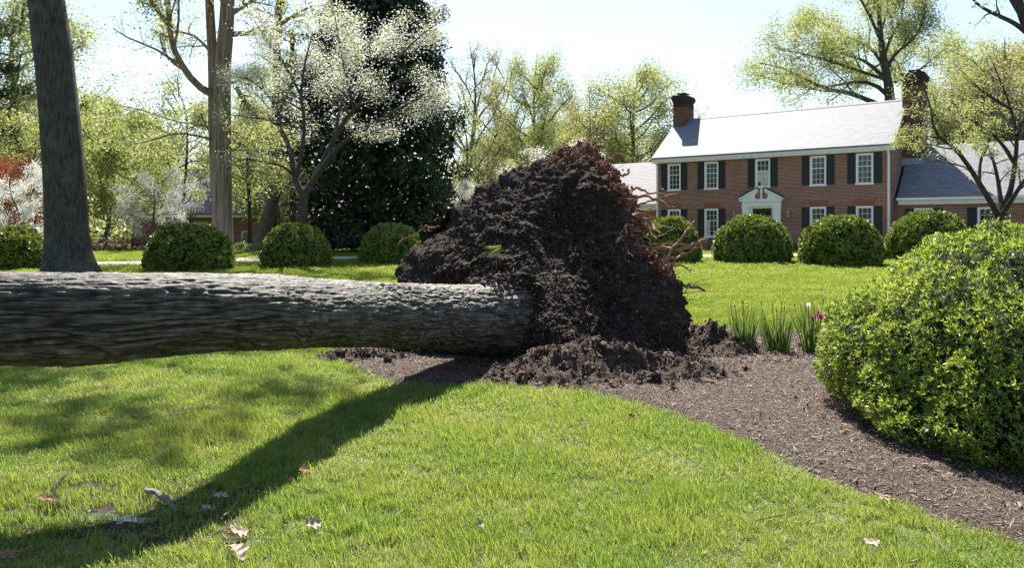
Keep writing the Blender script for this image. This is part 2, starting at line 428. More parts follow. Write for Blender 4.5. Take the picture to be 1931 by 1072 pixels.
PATHC = np.array([(-45, 28.5), (-30, 29), (-20, 29.6), (-16, 30.6), (-13, 32.2), (-11, 33.2), (-8, 34.3), (0, 35.4), (8, 35.9), (14, 36.6), (18, 35.6), (24, 33), (34, 29)], float)
Pp, _ = resample(np.column_stack([PATHC, np.zeros(len(PATHC))]), np.ones(len(PATHC)), 90)
T_ = np.gradient(Pp, axis=0); T_ /= np.linalg.norm(T_, axis=1)[:, None]; Nn = np.column_stack([-T_[:, 1], T_[:, 0]])
PATHPOLY = [tuple(p) for p in (Pp[:, :2] + Nn * 1.1)] + [tuple(p) for p in (Pp[:, :2] - Nn * 1.1)[::-1]]
V = []
for s_, dz in ((-1.1, -0.05), (-1.1, 0.035), (0, 0.05), (1.1, 0.035), (1.1, -0.05)):
    q = Pp[:, :2] + Nn * s_; V.append(np.column_stack([q, ground(q[:, 0], q[:, 1]) + dz]))
V = np.concatenate(V); n = len(Pp)
F = np.array([[k * n + i, (k + 1) * n + i, (k + 1) * n + i + 1, k * n + i + 1] for k in range(4) for i in range(n - 1)])[:, ::-1]
tag(mk('path', V, F, M['path']), None, kind='structure')

def blob(cx, cy, rx, ry, n=40, amp=0.25, seed=1, ang=0):
    th = np.linspace(0, 2 * PI, n, endpoint=False)
    r = 1 + amp * fbm(np.column_stack([np.cos(th) * 1.4, np.sin(th) * 1.4, np.zeros(n)]), 3, seed)
    x, y = rx * r * np.cos(th), ry * r * np.sin(th); c, s = math.cos(ang), math.sin(ang)
    return [(cx + a * c - b * s, cy + a * s + b * c) for a, b in zip(x, y)]
def fan(poly, z, zc=None):
    P = np.array(poly); c = P.mean(0); n = len(P)
    V = np.vstack([np.column_stack([P, np.full(n, z)]), [c[0], c[1], z if zc is None else zc]])
    return V, np.array([[i, (i + 1) % n, n] for i in range(n)])
MUD = blob(-2.15, 4.22, 0.88, 0.42, 60, 0.5, 4, -0.25)
V, F = fan(MUD, 0.005)
tag(mk('mud_patch', V, F, M['mud']), 'wet muddy bare patch in the lawn around the puddle', kind='structure')
PUD = blob(-2.36, 4.18, 0.34, 0.09, 60, 0.9, 11, -0.35)
V, F = fan(PUD, 0.010)
tag(mk('puddle_water', V, F, M['water']), 'small shallow puddle glinting among the grass blades', kind='structure')

# ------------------------------------------------------------------ the brick house
UX, UY = 0.8, -0.6
HL = (8.83, 47.1, 0.36)          # left front corner of the main block
RZ = math.atan2(UY, UX)
house = thing('brick_house', 'two-storey red brick house with black shutters, white door surround and two chimneys', 'house', HL, RZ)
HZ = 0.36
WID, DEP, EAVE, RIDGE, RV = 13.16, 6.9, 5.95 - HZ, 8.69 - HZ, 3.45
def wall_open(u0, u1, z0, z1, v, ops, thick=0.12):
    """front wall plane at y=v with openings (a,b,c,d) and their reveals"""
    us = sorted({u0, u1, *[o[0] for o in ops], *[o[1] for o in ops]}); zs = sorted({z0, z1, *[o[2] for o in ops], *[o[3] for o in ops]})
    m = MB()
    for a, b in zip(us[:-1], us[1:]):
        for c, d_ in zip(zs[:-1], zs[1:]):
            if any(o[0] <= a + 1e-6 and b <= o[1] + 1e-6 and o[2] <= c + 1e-6 and d_ <= o[3] + 1e-6 for o in ops): continue
            m.quad((a, v, c), (b, v, c), (b, v, d_), (a, v, d_))
    for a, b, c, d_ in ops:
        t = v + thick
        m.quad((a, v, c), (a, v, d_), (a, t, d_), (a, t, c)); m.quad((b, v, c), (b, t, c), (b, t, d_), (b, v, d_))
        m.quad((a, v, d_), (b, v, d_), (b, t, d_), (a, t, d_)); m.quad((a, v, c), (a, t, c), (b, t, c), (b, v, c))
        m.quad((a, t + .4, c), (b, t + .4, c), (b, t + .4, d_), (a, t + .4, d_))
    return m
def window(parent, uc, z0, z1, w, v, rows=5, rail=2, shut=True, curtain=False, arch=False, sw=0.41):
    a, b = uc - w / 2, uc + w / 2; t = 0.085
    fr = MB()                                       # white outer casing
    fr.box(a - .003, a + t, v - .035, v + .09, z0, z1); fr.box(b - t, b + .003, v - .035, v + .09, z0, z1)
    fr.box(a + t, b - t, v - .032, v + .09, z1 - t, z1 + .002)
    wnd = fr.build('window', M['white'], parent)
    sl = MB(); sl.box(a - .03, b + .03, v - .075, v + .05, z0 - .055, z0 + .035); sl.build('sill', M['white'], wnd)
    ga, gb, gc, gd = a + t, b - t, z0 + .035, z1 - t
    s = MB(); e = .028; yv = v + .035
    s.box(ga, ga + e, yv, yv + .04, gc, gd); s.box(gb - e, gb, yv, yv + .04, gc, gd)
    s.box(ga + e, gb - e, yv, yv + .04, gd - e, gd); s.box(ga + e, gb - e, yv, yv + .04, gc, gc + e * 1.4)
    rh = (gd - gc) / rows
    for k in range(1, rows):
        z = gd - k * rh; th = .021 if k == rail else .0085
        s.box(ga + e, gb - e, yv + .004, yv + .036, z - th, z + th)
    for k in (1, 2):
        x = ga + (gb - ga) * k / 3; s.box(x - .0085, x + .0085, yv + .002, yv + .038, gc + e * 1.4, gd - e)
    s.build('sash', M['white'], wnd)
    cw = (gb - ga) / 3
    for k in range(rows):                            # every pane its own slightly turned sheet of glass
        for i in range(3):
            x0, x1, zb, zt = ga + i * cw, ga + (i + 1) * cw, gd - (k + 1) * rh, gd - k * rh
            q = [random.uniform(-.0025, .0025) for _ in range(4)]
            p = MB(); p.quad((x0, yv + .02 + q[0], zb), (x1, yv + .02 + q[1], zb), (x1, yv + .02 + q[2], zt), (x0, yv + .02 + q[3], zt))
            p.build('pane', M['curtain'] if (curtain and k >= 2 and random.random() < .8) else M['glass'], wnd)
    if shut:
        for side in (-1, 1):
            x0, x1 = (a - sw - .01, a - .01) if side < 0 else (b + .01, b + sw + .01)
            sh = MB(); y0, y1 = v - .05, v - .004; bw = .06
            sh.box(x0, x0 + bw, y0, y1, z0, z1); sh.box(x1 - bw, x1, y0, y1, z0, z1)
            zm = z0 + (z1 - z0) * .47
            for za, zb in ((z0, z0 + .1), (zm - .05, zm + .05), (z1 - .08, z1)): sh.box(x0 + bw, x1 - bw, y0 + .002, y1, za, zb)
            so = sh.build('shutter', M['shutter'], parent)
            for za, zb in ((z0 + .1, zm - .05), (zm + .05, z1 - .08)):
                pn = MB(); pn.box(x0 + bw, x1 - bw, y0 + .02, y1 - .004, za, zb)
                pn.box(x0 + bw + .035, x1 - bw - .035, y0 + .008, y0 + .0215, za + .035, zb - .035)
                pn.build('panel', M['shutter'], so)
    if arch:                                          # splayed flat arch of bricks on end
        za, zb = z1 + .004, z1 + .34; nb = 13; sp = .16
        am = MB()
        for k in range(nb):
            f0, f1 = k / nb, (k + 1) / nb; g = .006
            xa0, xa1 = a + f0 * w + g, a + f1 * w - g
            xb0, xb1 = a - sp + f0 * (w + 2 * sp) + g, a - sp + f1 * (w + 2 * sp) - g
            am.prism([(xa0, za), (xa1, za), (xb1, zb), (xb0, zb)], 1, v + .02, v - .012 - .004 * (k % 2))
        am.build('jack_arch', M['brick_arch'], parent)
UPW = [1.2, 3.55, 6.56, 9.55, 11.88]; w_ = .84
up = (3.965 - HZ, 5.545 - HZ); lo = (1.15 - HZ, 2.795 - HZ)
ops = [(u - w_ / 2, u + w_ / 2, up[0], up[1]) for u in UPW] + [(u - w_ / 2, u + w_ / 2, lo[0], lo[1]) for u in UPW if u != 6.56] + [(5.98, 7.08, 0.1, 2.44)]
fm = wall_open(0, WID, -0.6, EAVE, 0, ops)
fm.build('wall', M['brick_x'], house)
sm = MB()
for u in (0, WID):
    sm.add([(u, 0, -.6), (u, DEP, -.6), (u, DEP, EAVE), (u, RV, RIDGE - .06), (u, 0, EAVE)], np.array([[0, 1, 2, 3, 4] if u else [4, 3, 2, 1, 0]]))
sm.quad((0, DEP, -.6), (WID, DEP, -.6), (WID, DEP, EAVE), (0, DEP, EAVE))
sm.build('gable_wall', M['brick_y'], house)
for k, u in enumerate(UPW):
    window(house, u, up[0], up[1], w_, 0, curtain=(k == 2))
    if k != 2: window(house, u, lo[0], lo[1], w_, 0, arch=True, curtain=(k == 1))
def gable_roof(parent, u0, u1, v0, v1, ez, rz_, rv, mat, over=.3, side=.16, th=.10):
    sl = (rz_ - ez) / (rv - (v0 - over)); bz = rz_ - sl * (v1 + over - rv)
    m = MB()
    for u_a, u_b in ((u0 - side, u1 + side),):
        prof = [(v0 - over, ez), (rv, rz_), (v1 + over, bz), (v1 + over, bz - th), (rv, rz_ - th), (v0 - over, ez - th)]
        m.prism([(p[0], p[1]) for p in prof][::-1], 0, u_a, u_b)
    return m.build('roof', mat, parent)
roof = gable_roof(house, 0, WID, 0, DEP, EAVE, RIDGE, RV, M['roof'])
cp = MB()                                             # ridge caps
k = -.16
while k < WID:
    cp.prism([(RV - .13, RIDGE - .075), (RV + .13, RIDGE - .075), (RV, RIDGE + .025)], 0, k, min(k + .27, WID + .16)); k += .28
cp.build('ridge_cap', M['roof'], roof)
tm = MB(); tm.box(-.16, WID + .16, -.275, -.02, EAVE - .34, EAVE - .105); tm.build('cornice', M['cream'], house)
tm = MB(); tm.box(-.15, WID + .15, -.295, -.278, EAVE - .20, EAVE - .104); tm.build('fascia', M['cream'], house)
db = MB(); k = 0.1
while k < WID: db.box(k, k + .05, -.2795, -.274, EAVE - .285, EAVE - .235); k += .42
db.build('dentil', plain('dull_cream', (.45, .43, .37)), house)  # small squares in a darker cream than the cornice
sl = (RIDGE - EAVE) / (RV + .3)
for u in (-.14, WID + .10):
    rk = MB(); rk.prism([(-.29, EAVE - .26), (RV, RIDGE - .26), (RV, RIDGE - .102), (-.29, EAVE - .102)], 0, u, u + .04); rk.build('rake_board', M['white'], house)
vt = MB(); vt.prism([(RV - .55, RIDGE - .95), (RV + .55, RIDGE - .95), (RV, RIDGE - .42)], 0, WID + .005, WID + .05); vt.build('gable_vent', M['white'], house)
for u in (.10, WID - .13):                             # downspouts
    dsp = MB(); P = [(u, -.19, EAVE - .12), (u, -.19, EAVE - .36), (u, -.07, EAVE - .55), (u, -.07, 0.0)]
    for a, b in zip(P[:-1], P[1:]): dsp.tube([a, b], [.062, .062], 4)
    dsp.build('downspout', M['white'], house)
# chimneys
def chimney(parent, u0, u1, v0, v1, zb, zt, name='chimney', sooty_shaded=True):
    m = MB(); m.box(u0, u1, v0, v1, zb, zt - .75); c = m.build(name, M['brick_chim'], parent)
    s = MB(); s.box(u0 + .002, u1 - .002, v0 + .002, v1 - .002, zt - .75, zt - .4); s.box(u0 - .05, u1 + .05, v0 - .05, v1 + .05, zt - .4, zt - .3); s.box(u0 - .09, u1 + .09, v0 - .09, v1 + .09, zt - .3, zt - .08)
    s.box(u0 - .04, u1 + .04, v0 - .04, v1 + .04, zt - .08, zt); s.build('sooty_shaded_cap', M['brick_dark'], c)
    f = MB(); uc, vc = (u0 + u1) / 2, (v0 + v1) / 2
    for du in (-.2, .2):
        for dv in (-.3, .3): f.box(uc + du - .015, uc + du + .015, vc + dv - .015, vc + dv + .015, zt, zt + .16)
    f.box(uc - .3, uc + .3, vc - .45, vc + .45, zt + .16, zt + .185); f.build('flue_cover', M['dark_metal'], c)
    return c
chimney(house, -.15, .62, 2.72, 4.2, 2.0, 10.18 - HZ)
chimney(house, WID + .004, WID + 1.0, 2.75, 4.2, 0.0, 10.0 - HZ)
# door surround
dm = MB()
for a, b in ((5.42, 5.80), (7.20, 7.58)):
    dm.box(a, b, -.12, .0, -.3, 2.52); 
ds = dm.build('door_surround', M['white'], house)
for a, b in ((5.40, 5.82), (7.18, 7.60)):
    for z0_, z1_, nm in ((2.40, 2.52, 'capital'), (-.3, -.05, 'plinth')): pm_ = MB(); pm_.box(a, b, -.15, -.002, z0_, z1_); pm_.build(nm, M['white'], ds)
en = MB(); en.box(5.40, 7.60, -.135, .0, 2.523, 2.80); en.box(5.30, 7.70, -.26, .0, 2.803, 2.90); en.build('entablature', M['white'], ds)
rv_ = MB()
rv_.box(5.80, 5.985, -.06, .14, -.3, 2.52); rv_.box(7.075, 7.20, -.06, .14, -.3, 2.52); rv_.box(5.985, 7.075, -.055, .14, 2.40, 2.52); rv_.build('reveal', M['cream'], ds)
pd = MB()                                             # broken pediment with a turned finial
ap = 3.50
# raking halves with a round bite
def half(sgn):
    c = 6.5; outer = [(c + sgn * 1.2, 2.903), (c + sgn * .34, 2.903)]
    th = np.linspace(-PI / 2, PI / 2, 10) if sgn > 0 else np.linspace(-PI / 2, -3 * PI / 2, 10)
    cc = (c + sgn * .21, 3.10)
    arc = [(cc[0] + .165 * math.cos(t), cc[1] + .165 * math.sin(t)) for t in th]
    poly = [(c + sgn * 1.2, 2.903)] + [(c + sgn * .18, 2.903)] + arc[1:] + [(c + sgn * .17, 3.44), (c + sgn * .24, 3.46)]
    return poly if sgn < 0 else poly
for sgn in (1, -1): pd.prism(half(sgn), 1, -.10, -.02)
for sgn in (1, -1):
    c = 6.5
    pd.prism([(c + sgn * 1.24, 2.904), (c + sgn * 1.24, 2.99), (c + sgn * .22, 3.53), (c + sgn * .22, 3.44)], 1, -.26, -.015)
pd.box(6.34, 6.66, -.08, -.02, 2.902, 2.95)
pd.lathe([(.02, 2.95), (.10, 2.97), (.05, 3.06), (.045, 3.2), (.085, 3.27), (.09, 3.36), (.07, 3.44), (.085, 3.47), (.04, 3.52), (.0, 3.53)], 6.5, -.06, 12)
pd.build('pediment', M['white'], ds)
pr = MB()
for sgn in (1, -1):
    c = 6.5; pr.prism([(c + sgn * 1.27, 2.995), (c + sgn * 1.27, 3.03), (c + sgn * .2, 3.60), (c + sgn * .2, 3.545)], 1, -.28, .0)
pr.build('pediment_roof', M['shutter'], ds)
dd = MB(); dd.box(5.99, 7.07, .10, .135, .1, 2.40); door = dd.build('door', M['door'], house)
for x0, x1 in ((6.09, 6.47), (6.60, 6.98)):
    for z0, z1 in ((2.02, 2.30), (1.25, 1.92), (.35, 1.1)):
        p = MB(); t = .009
        p.box(x0, x1, .088, .0985, z0, z0 + t); p.box(x0, x1, .088, .0985, z1 - t, z1); p.box(x0, x0 + t, .088, .0985, z0 + t, z1 - t); p.box(x1 - t, x1, .088, .0985, z0 + t, z1 - t)
        p.build('door_panel', M['brass'], door)
kb = MB(); kb.lathe([(0, .98), (.035, 1.0), (.035, 1.03), (0, 1.05)], 6.53, .06, 10); kb.build('door_knob', M['brass'], door)
st = MB(); st.box(5.2, 7.8, -1.1, -.002, -.3, .02); st.box(5.0, 8.0, -1.45, -1.1, -.3, -.13); st.build('doorstep', M['path'], house)
for u, lab in ((4.98, None), (8.02, None)):            # wall lanterns
    l = MB(); l.box(u - .04, u + .04, -.03, .0, 1.95, 2.2); l.tube([(u, -.02, 2.12), (u, -.1, 2.28), (u, -.17, 2.24)], [.014] * 3, 6)
    l.lathe([(.012, 2.42), (.03, 2.36), (.012, 2.33), (.1, 2.2), (.12, 2.17), (.1, 2.165)], u, -.17, 8); l.lathe([(.07, 1.82), (.085, 1.85), (.03, 1.78), (.0, 1.72)], u, -.17, 8)
    lo_ = l.build('wall_lantern', M['brass'], house)
    gl = MB(); gl.lathe([(.075, 1.851), (.098, 2.164)], u, -.17, 8); gl.build('lantern_glass', M['lamp_glass'], lo_)
# wings
WV, WE, WR, WRV = .7, 3.20 - HZ, 6.12 - HZ, 3.95
def wing(u0, u1, wins, gside):
    ops = [(a, b, c, d) for (a, b, c, d) in wins]
    wall_open(u0, u1, -.6, WE, WV, ops).build('wing_wall', M['brick_x'], house)
    g = MB(); bz = WE
    g.add([(gside, WV, -.6), (gside, 7.2, -.6), (gside, 7.2, WE), (gside, WRV, WR - .1), (gside, WV, WE)], np.array([[0, 1, 2, 3, 4]])); g.build('wing_gable', M['brick_y'], house)
    for (a, b, c, d) in wins: window(house, (a + b) / 2, c, d, b - a, WV, rows=5, rail=2)
wing(WID, 21.5, [(14.08, 14.92, 1.1 - HZ, 2.66 - HZ), (16.85, 17.69, 1.1 - HZ, 2.66 - HZ), (19.2, 20.04, 1.1 - HZ, 2.66 - HZ)], 21.5)
wing(-5.25, 0, [(-3.6, -2.76, 1.1 - HZ, 2.66 - HZ)], -5.25)
for a, b in ((WID + .165, 21.5), (-5.25, -.165)):
    m = MB(); sl_ = (WR - WE) / (WRV - WV + .3)
    m.prism([(WV - .3, WE), (WRV, WR), (7.5, WE + .1), (7.5, WE), (WRV, WR - .1), (WV - .3, WE - .1)][::-1], 0, a - (0 if a > 0 else .15), b + (.15 if a > 0 else 0))
    m.build('wing_roof', M['roof'], house)
    g = MB(); g.prism([(WV - .44, WE - .02), (WV - .42, WE - .13), (WV - .30, WE - .15), (WV - .30, WE - .02)], 0, a, b); g.build('gutter', M['white'], house)
    c = MB(); c.box(a + .05, b, WV - .27, WV - .006, WE - .36, WE - .104); c.build('wing_cornice', M['cream'], house)
fl = MB()                                              # step flashing along the wall and the chimney's apron
fl.prism([(WV - .25, WE + .02), (WRV, WR + .03), (WRV, WR + .13), (WV - .25, WE + .12)], 0, WID + .001, WID + .02)
fl.box(WID + .0, WID + 1.05, 2.68, 2.745, WE + 1.80, WE + 2.20); fl.build('flashing', plain('lead_flashing', (.30, .32, .36), (.22, .24, .27), 5, .5), house)

# ------------------------------------------------------------------ the brick house beyond the lawn on the other side
far = thing('neighbour_house', 'low brick house with grey roof half hidden behind trees', 'house', (-29.5, 60, 0.36), 0.10)
fw = wall_open(0, 17, -.6, 2.55, 0, [(8.15, 8.85, .15, 1.1), (12.4, 13.2, .5, 1.9)]); fw.build('wall', M['brick_x'], far)
g = MB()
for u in (0, 17): g.add([(u, 0, -.6), (u, 8, -.6), (u, 8, 2.55), (u, 4, 6.1), (u, 0, 2.55)], np.array([[0, 1, 2, 3, 4]]))
g.quad((0, 8, -.6), (17, 8, -.6), (17, 8, 2.55), (0, 8, 2.55))
g.build('gable_wall', M['brick_y'], far)
gable_roof(far, 0, 17, 0, 8, 2.5, 6.3, 4, M['roof_far'], .4, .25, .12)
window(far, 8.5, .15, 1.1, .7, 0, rows=4, rail=2, shut=False); window(far, 12.8, .5, 1.9, .8, 0, shut=False)
m = MB(); m.box(-.05, 17.05, -.385, -.004, 2.18, 2.37); m.build('cornice', M['cream'], far)
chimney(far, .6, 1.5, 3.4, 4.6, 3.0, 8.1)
m = MB(); m.tube([(.1, -.09, 2.3), (.1, -.09, -.3)], [.05, .05], 5); m.build('downspout', M['white'], far)

# ------------------------------------------------------------------ the uprooted tree
fallen = thing('fallen_tree', 'uprooted tree lying across the lawn with its upended root ball of dark soil', 'tree', (0, 9.2, 0))
FO = np.array([0, 9.2, 0.0])
logp = [(972, 520, 700, 9.75), (942, 530, 678, 9.25), (880, 536, 666, 8.75), (795, 534, 659, 7.86), (700, 530, 657, 7.0), (609, 525, 658, 6.15), (511, 521, 660, 5.3),
        (420, 518, 663, 4.85), (341, 516, 668, 4.62), (200, 514, 679, 4.42), (38, 512, 684, 4.28), (-150, 509, 690, 4.15), (-420, 505, 695, 4.0)]
LP = [W(p, (a + b) / 2, Y) for p, a, b, Y in logp] + [np.array(q) for q in ((-5.6, 3.9, 1.2), (-8.0, 3.8, 1.35), (-11, 4.0, 1.7))]
LR = [(b - a) / 2 * Y / FPX * 0.955 for p, a, b, Y in logp] + [.24, .20, .12]
NS, NA = 540, 230
LPd, LRd = resample(LP, LR, 3000)
sd_ = np.concatenate([[0], np.cumsum(np.linalg.norm(np.diff(LPd, axis=0), axis=1))])
u_ = np.concatenate([np.linspace(0, 8.2, NS - 50, endpoint=False), np.linspace(8.2, sd_[-1], 50)])      # close rings where the bark is seen
LPs = np.stack([np.interp(u_, sd_, LPd[:, k]) for k in range(3)], 1); LRs = np.interp(u_, sd_, LRd)
s_len = np.concatenate([[0], np.cumsum(np.linalg.norm(np.diff(LPs, axis=0), axis=1))])
V, F = tubes(LPs[None], LRs[None], NA)
V = V.reshape(NS, NA, 3)
Cn = LPs[:, None, :]; D = V - Cn; D /= np.linalg.norm(D, axis=2, keepdims=True)
th = np.linspace(0, 2 * PI, NA, endpoint=False)
ca, sa = np.cos(th)[None], np.sin(th)[None]
R2 = LRs[:, None]
q = np.stack([ca * .36 + 0 * R2, sa * .36 + 0 * R2, np.repeat(s_len[:, None], NA, 1)], 2)
def ns(fr, fl_, oc, seed, warp=0.0):
    p = q * np.array([fr, fr, fl_])
    if warp: p = p + warp * pnoise((q * np.array([3.0, 3.0, 2.2])).reshape(-1, 3), 91).reshape(NS, NA, 1)
    return fbm(p.reshape(-1, 3), oc, seed).reshape(NS, NA)
def rdg(fr, fl_, seed, warp, sharp): return np.clip(1 - np.abs(ns(fr, fl_, 2, seed, warp)) * sharp, 0, 1)
furA = rdg(21.0, 1.7, 1, 1.0, 3.0)                          # long wandering furrows
furB = rdg(38.0, 4.0, 6, .9, 2.6)                           # shorter ones between
furC = rdg(9.0, 15.0, 12, .6, 5.0)                         # cracks across the plates
low = ns(2.2, .9, 2, 20)
fade = smooth01(0.2, 1.6, s_len)[:, None] * .55 + .45
amp = .35 + .9 * smooth01(-.4, .5, ns(2.0, .8, 2, 27))
disp = -(.022 * furA ** 1.2 + .010 * furB ** 1.2 + .004 * furC ** 2) * fade * amp + .014 + .016 * low + .0035 * ns(60, 40, 2, 33) + .005 * ns(26, 9, 2, 35)
# a swelling on the underside
i0 = int(np.argmin(np.abs(LPs[:, 0] - W(190, 0, 4.4)[0])))
sw = np.exp(-((s_len - s_len[i0] - .22) / .30) ** 2)[:, None] * np.clip(-D[:, :, 2], 0, 1) ** 2
disp = disp + .022 * sw
V = V + D * disp[:, :, None]
bk = np.stack([np.repeat(s_len[:, None], NA, 1), np.repeat((th * .36)[None], NS, 0), np.clip((-disp + .0) * 18 + .5, 0, 1)], 2).reshape(-1, 3)
def log_mat():
    m, nt, b = new_mat('fallen_bark'); L = nt.links.new
    at = N(nt, "ShaderNodeAttribute"); at.attribute_name = 'relief'
    tc = N(nt, "ShaderNodeTexCoord")
    n1 = N(nt, "ShaderNodeTexNoise"); n1.inputs["Scale"].default_value = 16; n1.inputs["Detail"].default_value = 8; L(tc.outputs["Object"], n1.inputs[0])
    base = ramp(nt, n1.outputs[0], [(.3, (.075, .060, .045)), (.52, (.160, .135, .108)), (.74, (.28, .245, .21))])
    furrow = ramp(nt, at.outputs["Fac"], [(.15, (.14, .12, .10)), (.75, (1, 1, 1))])
    col = mixc(nt, 1.0, base, furrow, 'MULTIPLY')
    n2 = N(nt, "ShaderNodeTexNoise"); n2.inputs["Scale"].default_value = 5.5; n2.inputs["Detail"].default_value = 7; n2.inputs["Roughness"].default_value = .7; L(tc.outputs["Object"], n2.inputs[0])
    col = mixc(nt, ramp(nt, n2.outputs[0], [(.60, (0, 0, 0)), (.66, (.8, .8, .8))]), col, (.15, .165, .125))
    n3 = N(nt, "ShaderNodeTexNoise"); n3.inputs["Scale"].default_value = 2.2; n3.inputs["Detail"].default_value = 4; L(tc.outputs["Object"], n3.inputs[0])
    col = mixc(nt, ramp(nt, n3.outputs[0], [(.45, (0, 0, 0)), (.7, (.6, .6, .6))]), col, (.060, .062, .030))
    n5 = N(nt, "ShaderNodeTexNoise"); n5.inputs["Scale"].default_value = 1; n5.inputs["Detail"].default_value = 7
    a5 = N(nt, "ShaderNodeAttribute"); a5.attribute_name = 'along'; m5 = N(nt, "ShaderNodeMapping"); m5.inputs["Scale"].default_value = (52, 52, 5); L(a5.outputs["Vector"], m5.inputs[0]); L(m5.outputs[0], n5.inputs[0])
    col = mixc(nt, 1.0, col, ramp(nt, n5.outputs[0], [(.36, (.25, .24, .22)), (.52, (1, 1, 1)), (.72, (1.35, 1.33, 1.3))]), 'MULTIPLY')
    L(col, b.inputs["Base Color"]); b.inputs["Roughness"].default_value = .55; b.inputs["Specular IOR Level"].default_value = .55
    n4 = N(nt, "ShaderNodeTexNoise"); n4.inputs["Scale"].default_value = 1; n4.inputs["Detail"].default_value = 9; n4.inputs["Roughness"].default_value = .68
    al = N(nt, "ShaderNodeAttribute"); al.attribute_name = 'along'; mp = N(nt, "ShaderNodeMapping"); mp.inputs["Scale"].default_value = (70, 70, 8); L(al.outputs["Vector"], mp.inputs[0]); L(mp.outputs[0], n4.inputs[0])
    bp = N(nt, "ShaderNodeBump"); bp.inputs["Strength"].default_value = 1.0; bp.inputs["Distance"].default_value = .03
    L(n4.outputs[0], bp.inputs["Height"]); L(bp.outputs[0], b.inputs["Normal"])
    return m
mk('trunk', V.reshape(-1, 3) - FO, F, log_mat(), fallen, True, attr={'relief': np.clip(.95 - (.80 * furA + .45 * furB + .18 * furC).ravel() * .8, 0, 1), 'along': q.reshape(-1, 3)})

# --- root ball: outline read at the depth of a face that leans away from us
out_px = [(700, 690), (722, 600), (742, 540), (748, 505), (775, 478), (800, 452), (822, 432), (842, 405), (872, 382), (905, 348), (945, 330), (985, 318), (1030, 300), (1065, 278), (1098, 272), (1125, 286), (1148, 306),
          (1172, 338), (1196, 372), (1208, 402), (1218, 440), (1236, 470), (1258, 498), (1284, 528), (1296, 570), (1299, 620), (1306, 668), (1290, 706), (1180, 712), (1000, 712), (850, 705)]
LEAN, YB = .74, 9.12
def face_y(x, h): return YB + .40 * h + .165 * h * np.abs(h) + .52 * np.clip(-.35 - x, 0, 3) + .10 * np.clip(x - 1.2, 0, 2)
def solve(px, py):
    Y = 10.0
    for _ in range(25):
        p = W(px, py, Y); Y = float(face_y(p[0], max(p[2], -.1)))
    return W(px, py, Y)
OUT = np.array([solve(*p) for p in out_px])[:, [0, 2]]
OC = np.array([.45, .95])
ang = np.unwrap(np.arctan2(OUT[:, 1] - OC[1], OUT[:, 0] - OC[0]))
NT, NR = 480, 180
if ang[0] > ang[-1]: ang_s, rad = ang[::-1], np.linalg.norm(OUT - OC, axis=1)[::-1]
else: ang_s, rad = ang, np.linalg.norm(OUT - OC, axis=1)
tht = np.linspace(0, 2 * PI, NT, endpoint=False)
a0 = ang_s[0]; tq = (tht - a0) % (2 * PI) + a0
aw = np.concatenate([ang_s, [ang_s[0] + 2 * PI]]); rw = np.concatenate([rad, [rad[0]]])
RO = np.interp(tq, aw, rw)
def ball(front):
    rho = np.linspace(0.0, 1, NR) ** (0.8)
    T, Rh = np.meshgrid(tht, rho)
    Rr = Rh * RO[None, :]
    X = OC[0] + Rr * np.cos(T); H = OC[1] + Rr * np.sin(T)
    lump = fbm(np.stack([X * 1.5, H * 1.5, 0 * X + (0 if front else 7)], 2).reshape(-1, 3), 3, 41).reshape(X.shape)
    dome = np.sqrt(np.clip(1 - Rh ** 2.6, 0, 1))
    if front: Y = face_y(X, H) - .30 * dome + .18 - .22 * lump * dome - .60 * np.exp(-((X - .50) / .34) ** 2 - ((H - .45) / .60) ** 2) - .25 * np.exp(-((X + .1) / .5) ** 2 - ((H - 1.05) / .3) ** 2)
    else: Y = face_y(X, H) + .18 + .95 * dome + .15 * lump * dome
    P = np.stack([X, Y, H], 2)
    rough = fbm((P * 5).reshape(-1, 3), 4, 50, .6).reshape(X.shape)
    fine = np.abs(fbm((P * 16).reshape(-1, 3), 3, 60, .6)).reshape(X.shape)
    out = np.stack([np.cos(T) * Rh ** 3, 0 * T - (1 - Rh ** 3) * (1 if front else -1), np.sin(T) * Rh ** 3], 2)
    dsp = .085 * rough + .05 * fine + .022 * fbm((P * 34).reshape(-1, 3), 2, 66, .6).reshape(X.shape)
    # a few deep hollows
    if front:
        for (hx, hh, hr, hd) in ((.85, 1.70, .32, .34), (1.15, 1.05, .5, .34), (.55, 1.35, .3, .2), (1.25, .6, .45, .2), (-.35, 1.95, .16, .14), (-.9, 1.55, .2, .16), (.4, 1.15, .35, .12)):
            dsp = dsp - hd * np.exp(-(((X - hx) / hr) ** 2 + ((H - hh) / (hr * 1.2)) ** 2))
    P = P + out * dsp[:, :, None]
    clay = smooth01(.05, .42, (X - .72) * .85 + (H - 2.0) * .62 - .05 + .25 * lump) * smooth01(.80, .97, Rh + .06 * rough) if front else np.ones_like(X)
    clay = np.where((H < .9) & (front), 0, clay)
    i, j = np.meshgrid(np.arange(NR - 1), np.arange(NT), indexing='ij')
    Fq = np.stack([i * NT + j, i * NT + (j + 1) % NT, (i + 1) * NT + (j + 1) % NT, (i + 1) * NT + j], -1).reshape(-1, 4)
    return P.reshape(-1, 3), (Fq[:, ::-1] if front else Fq), clay.ravel()
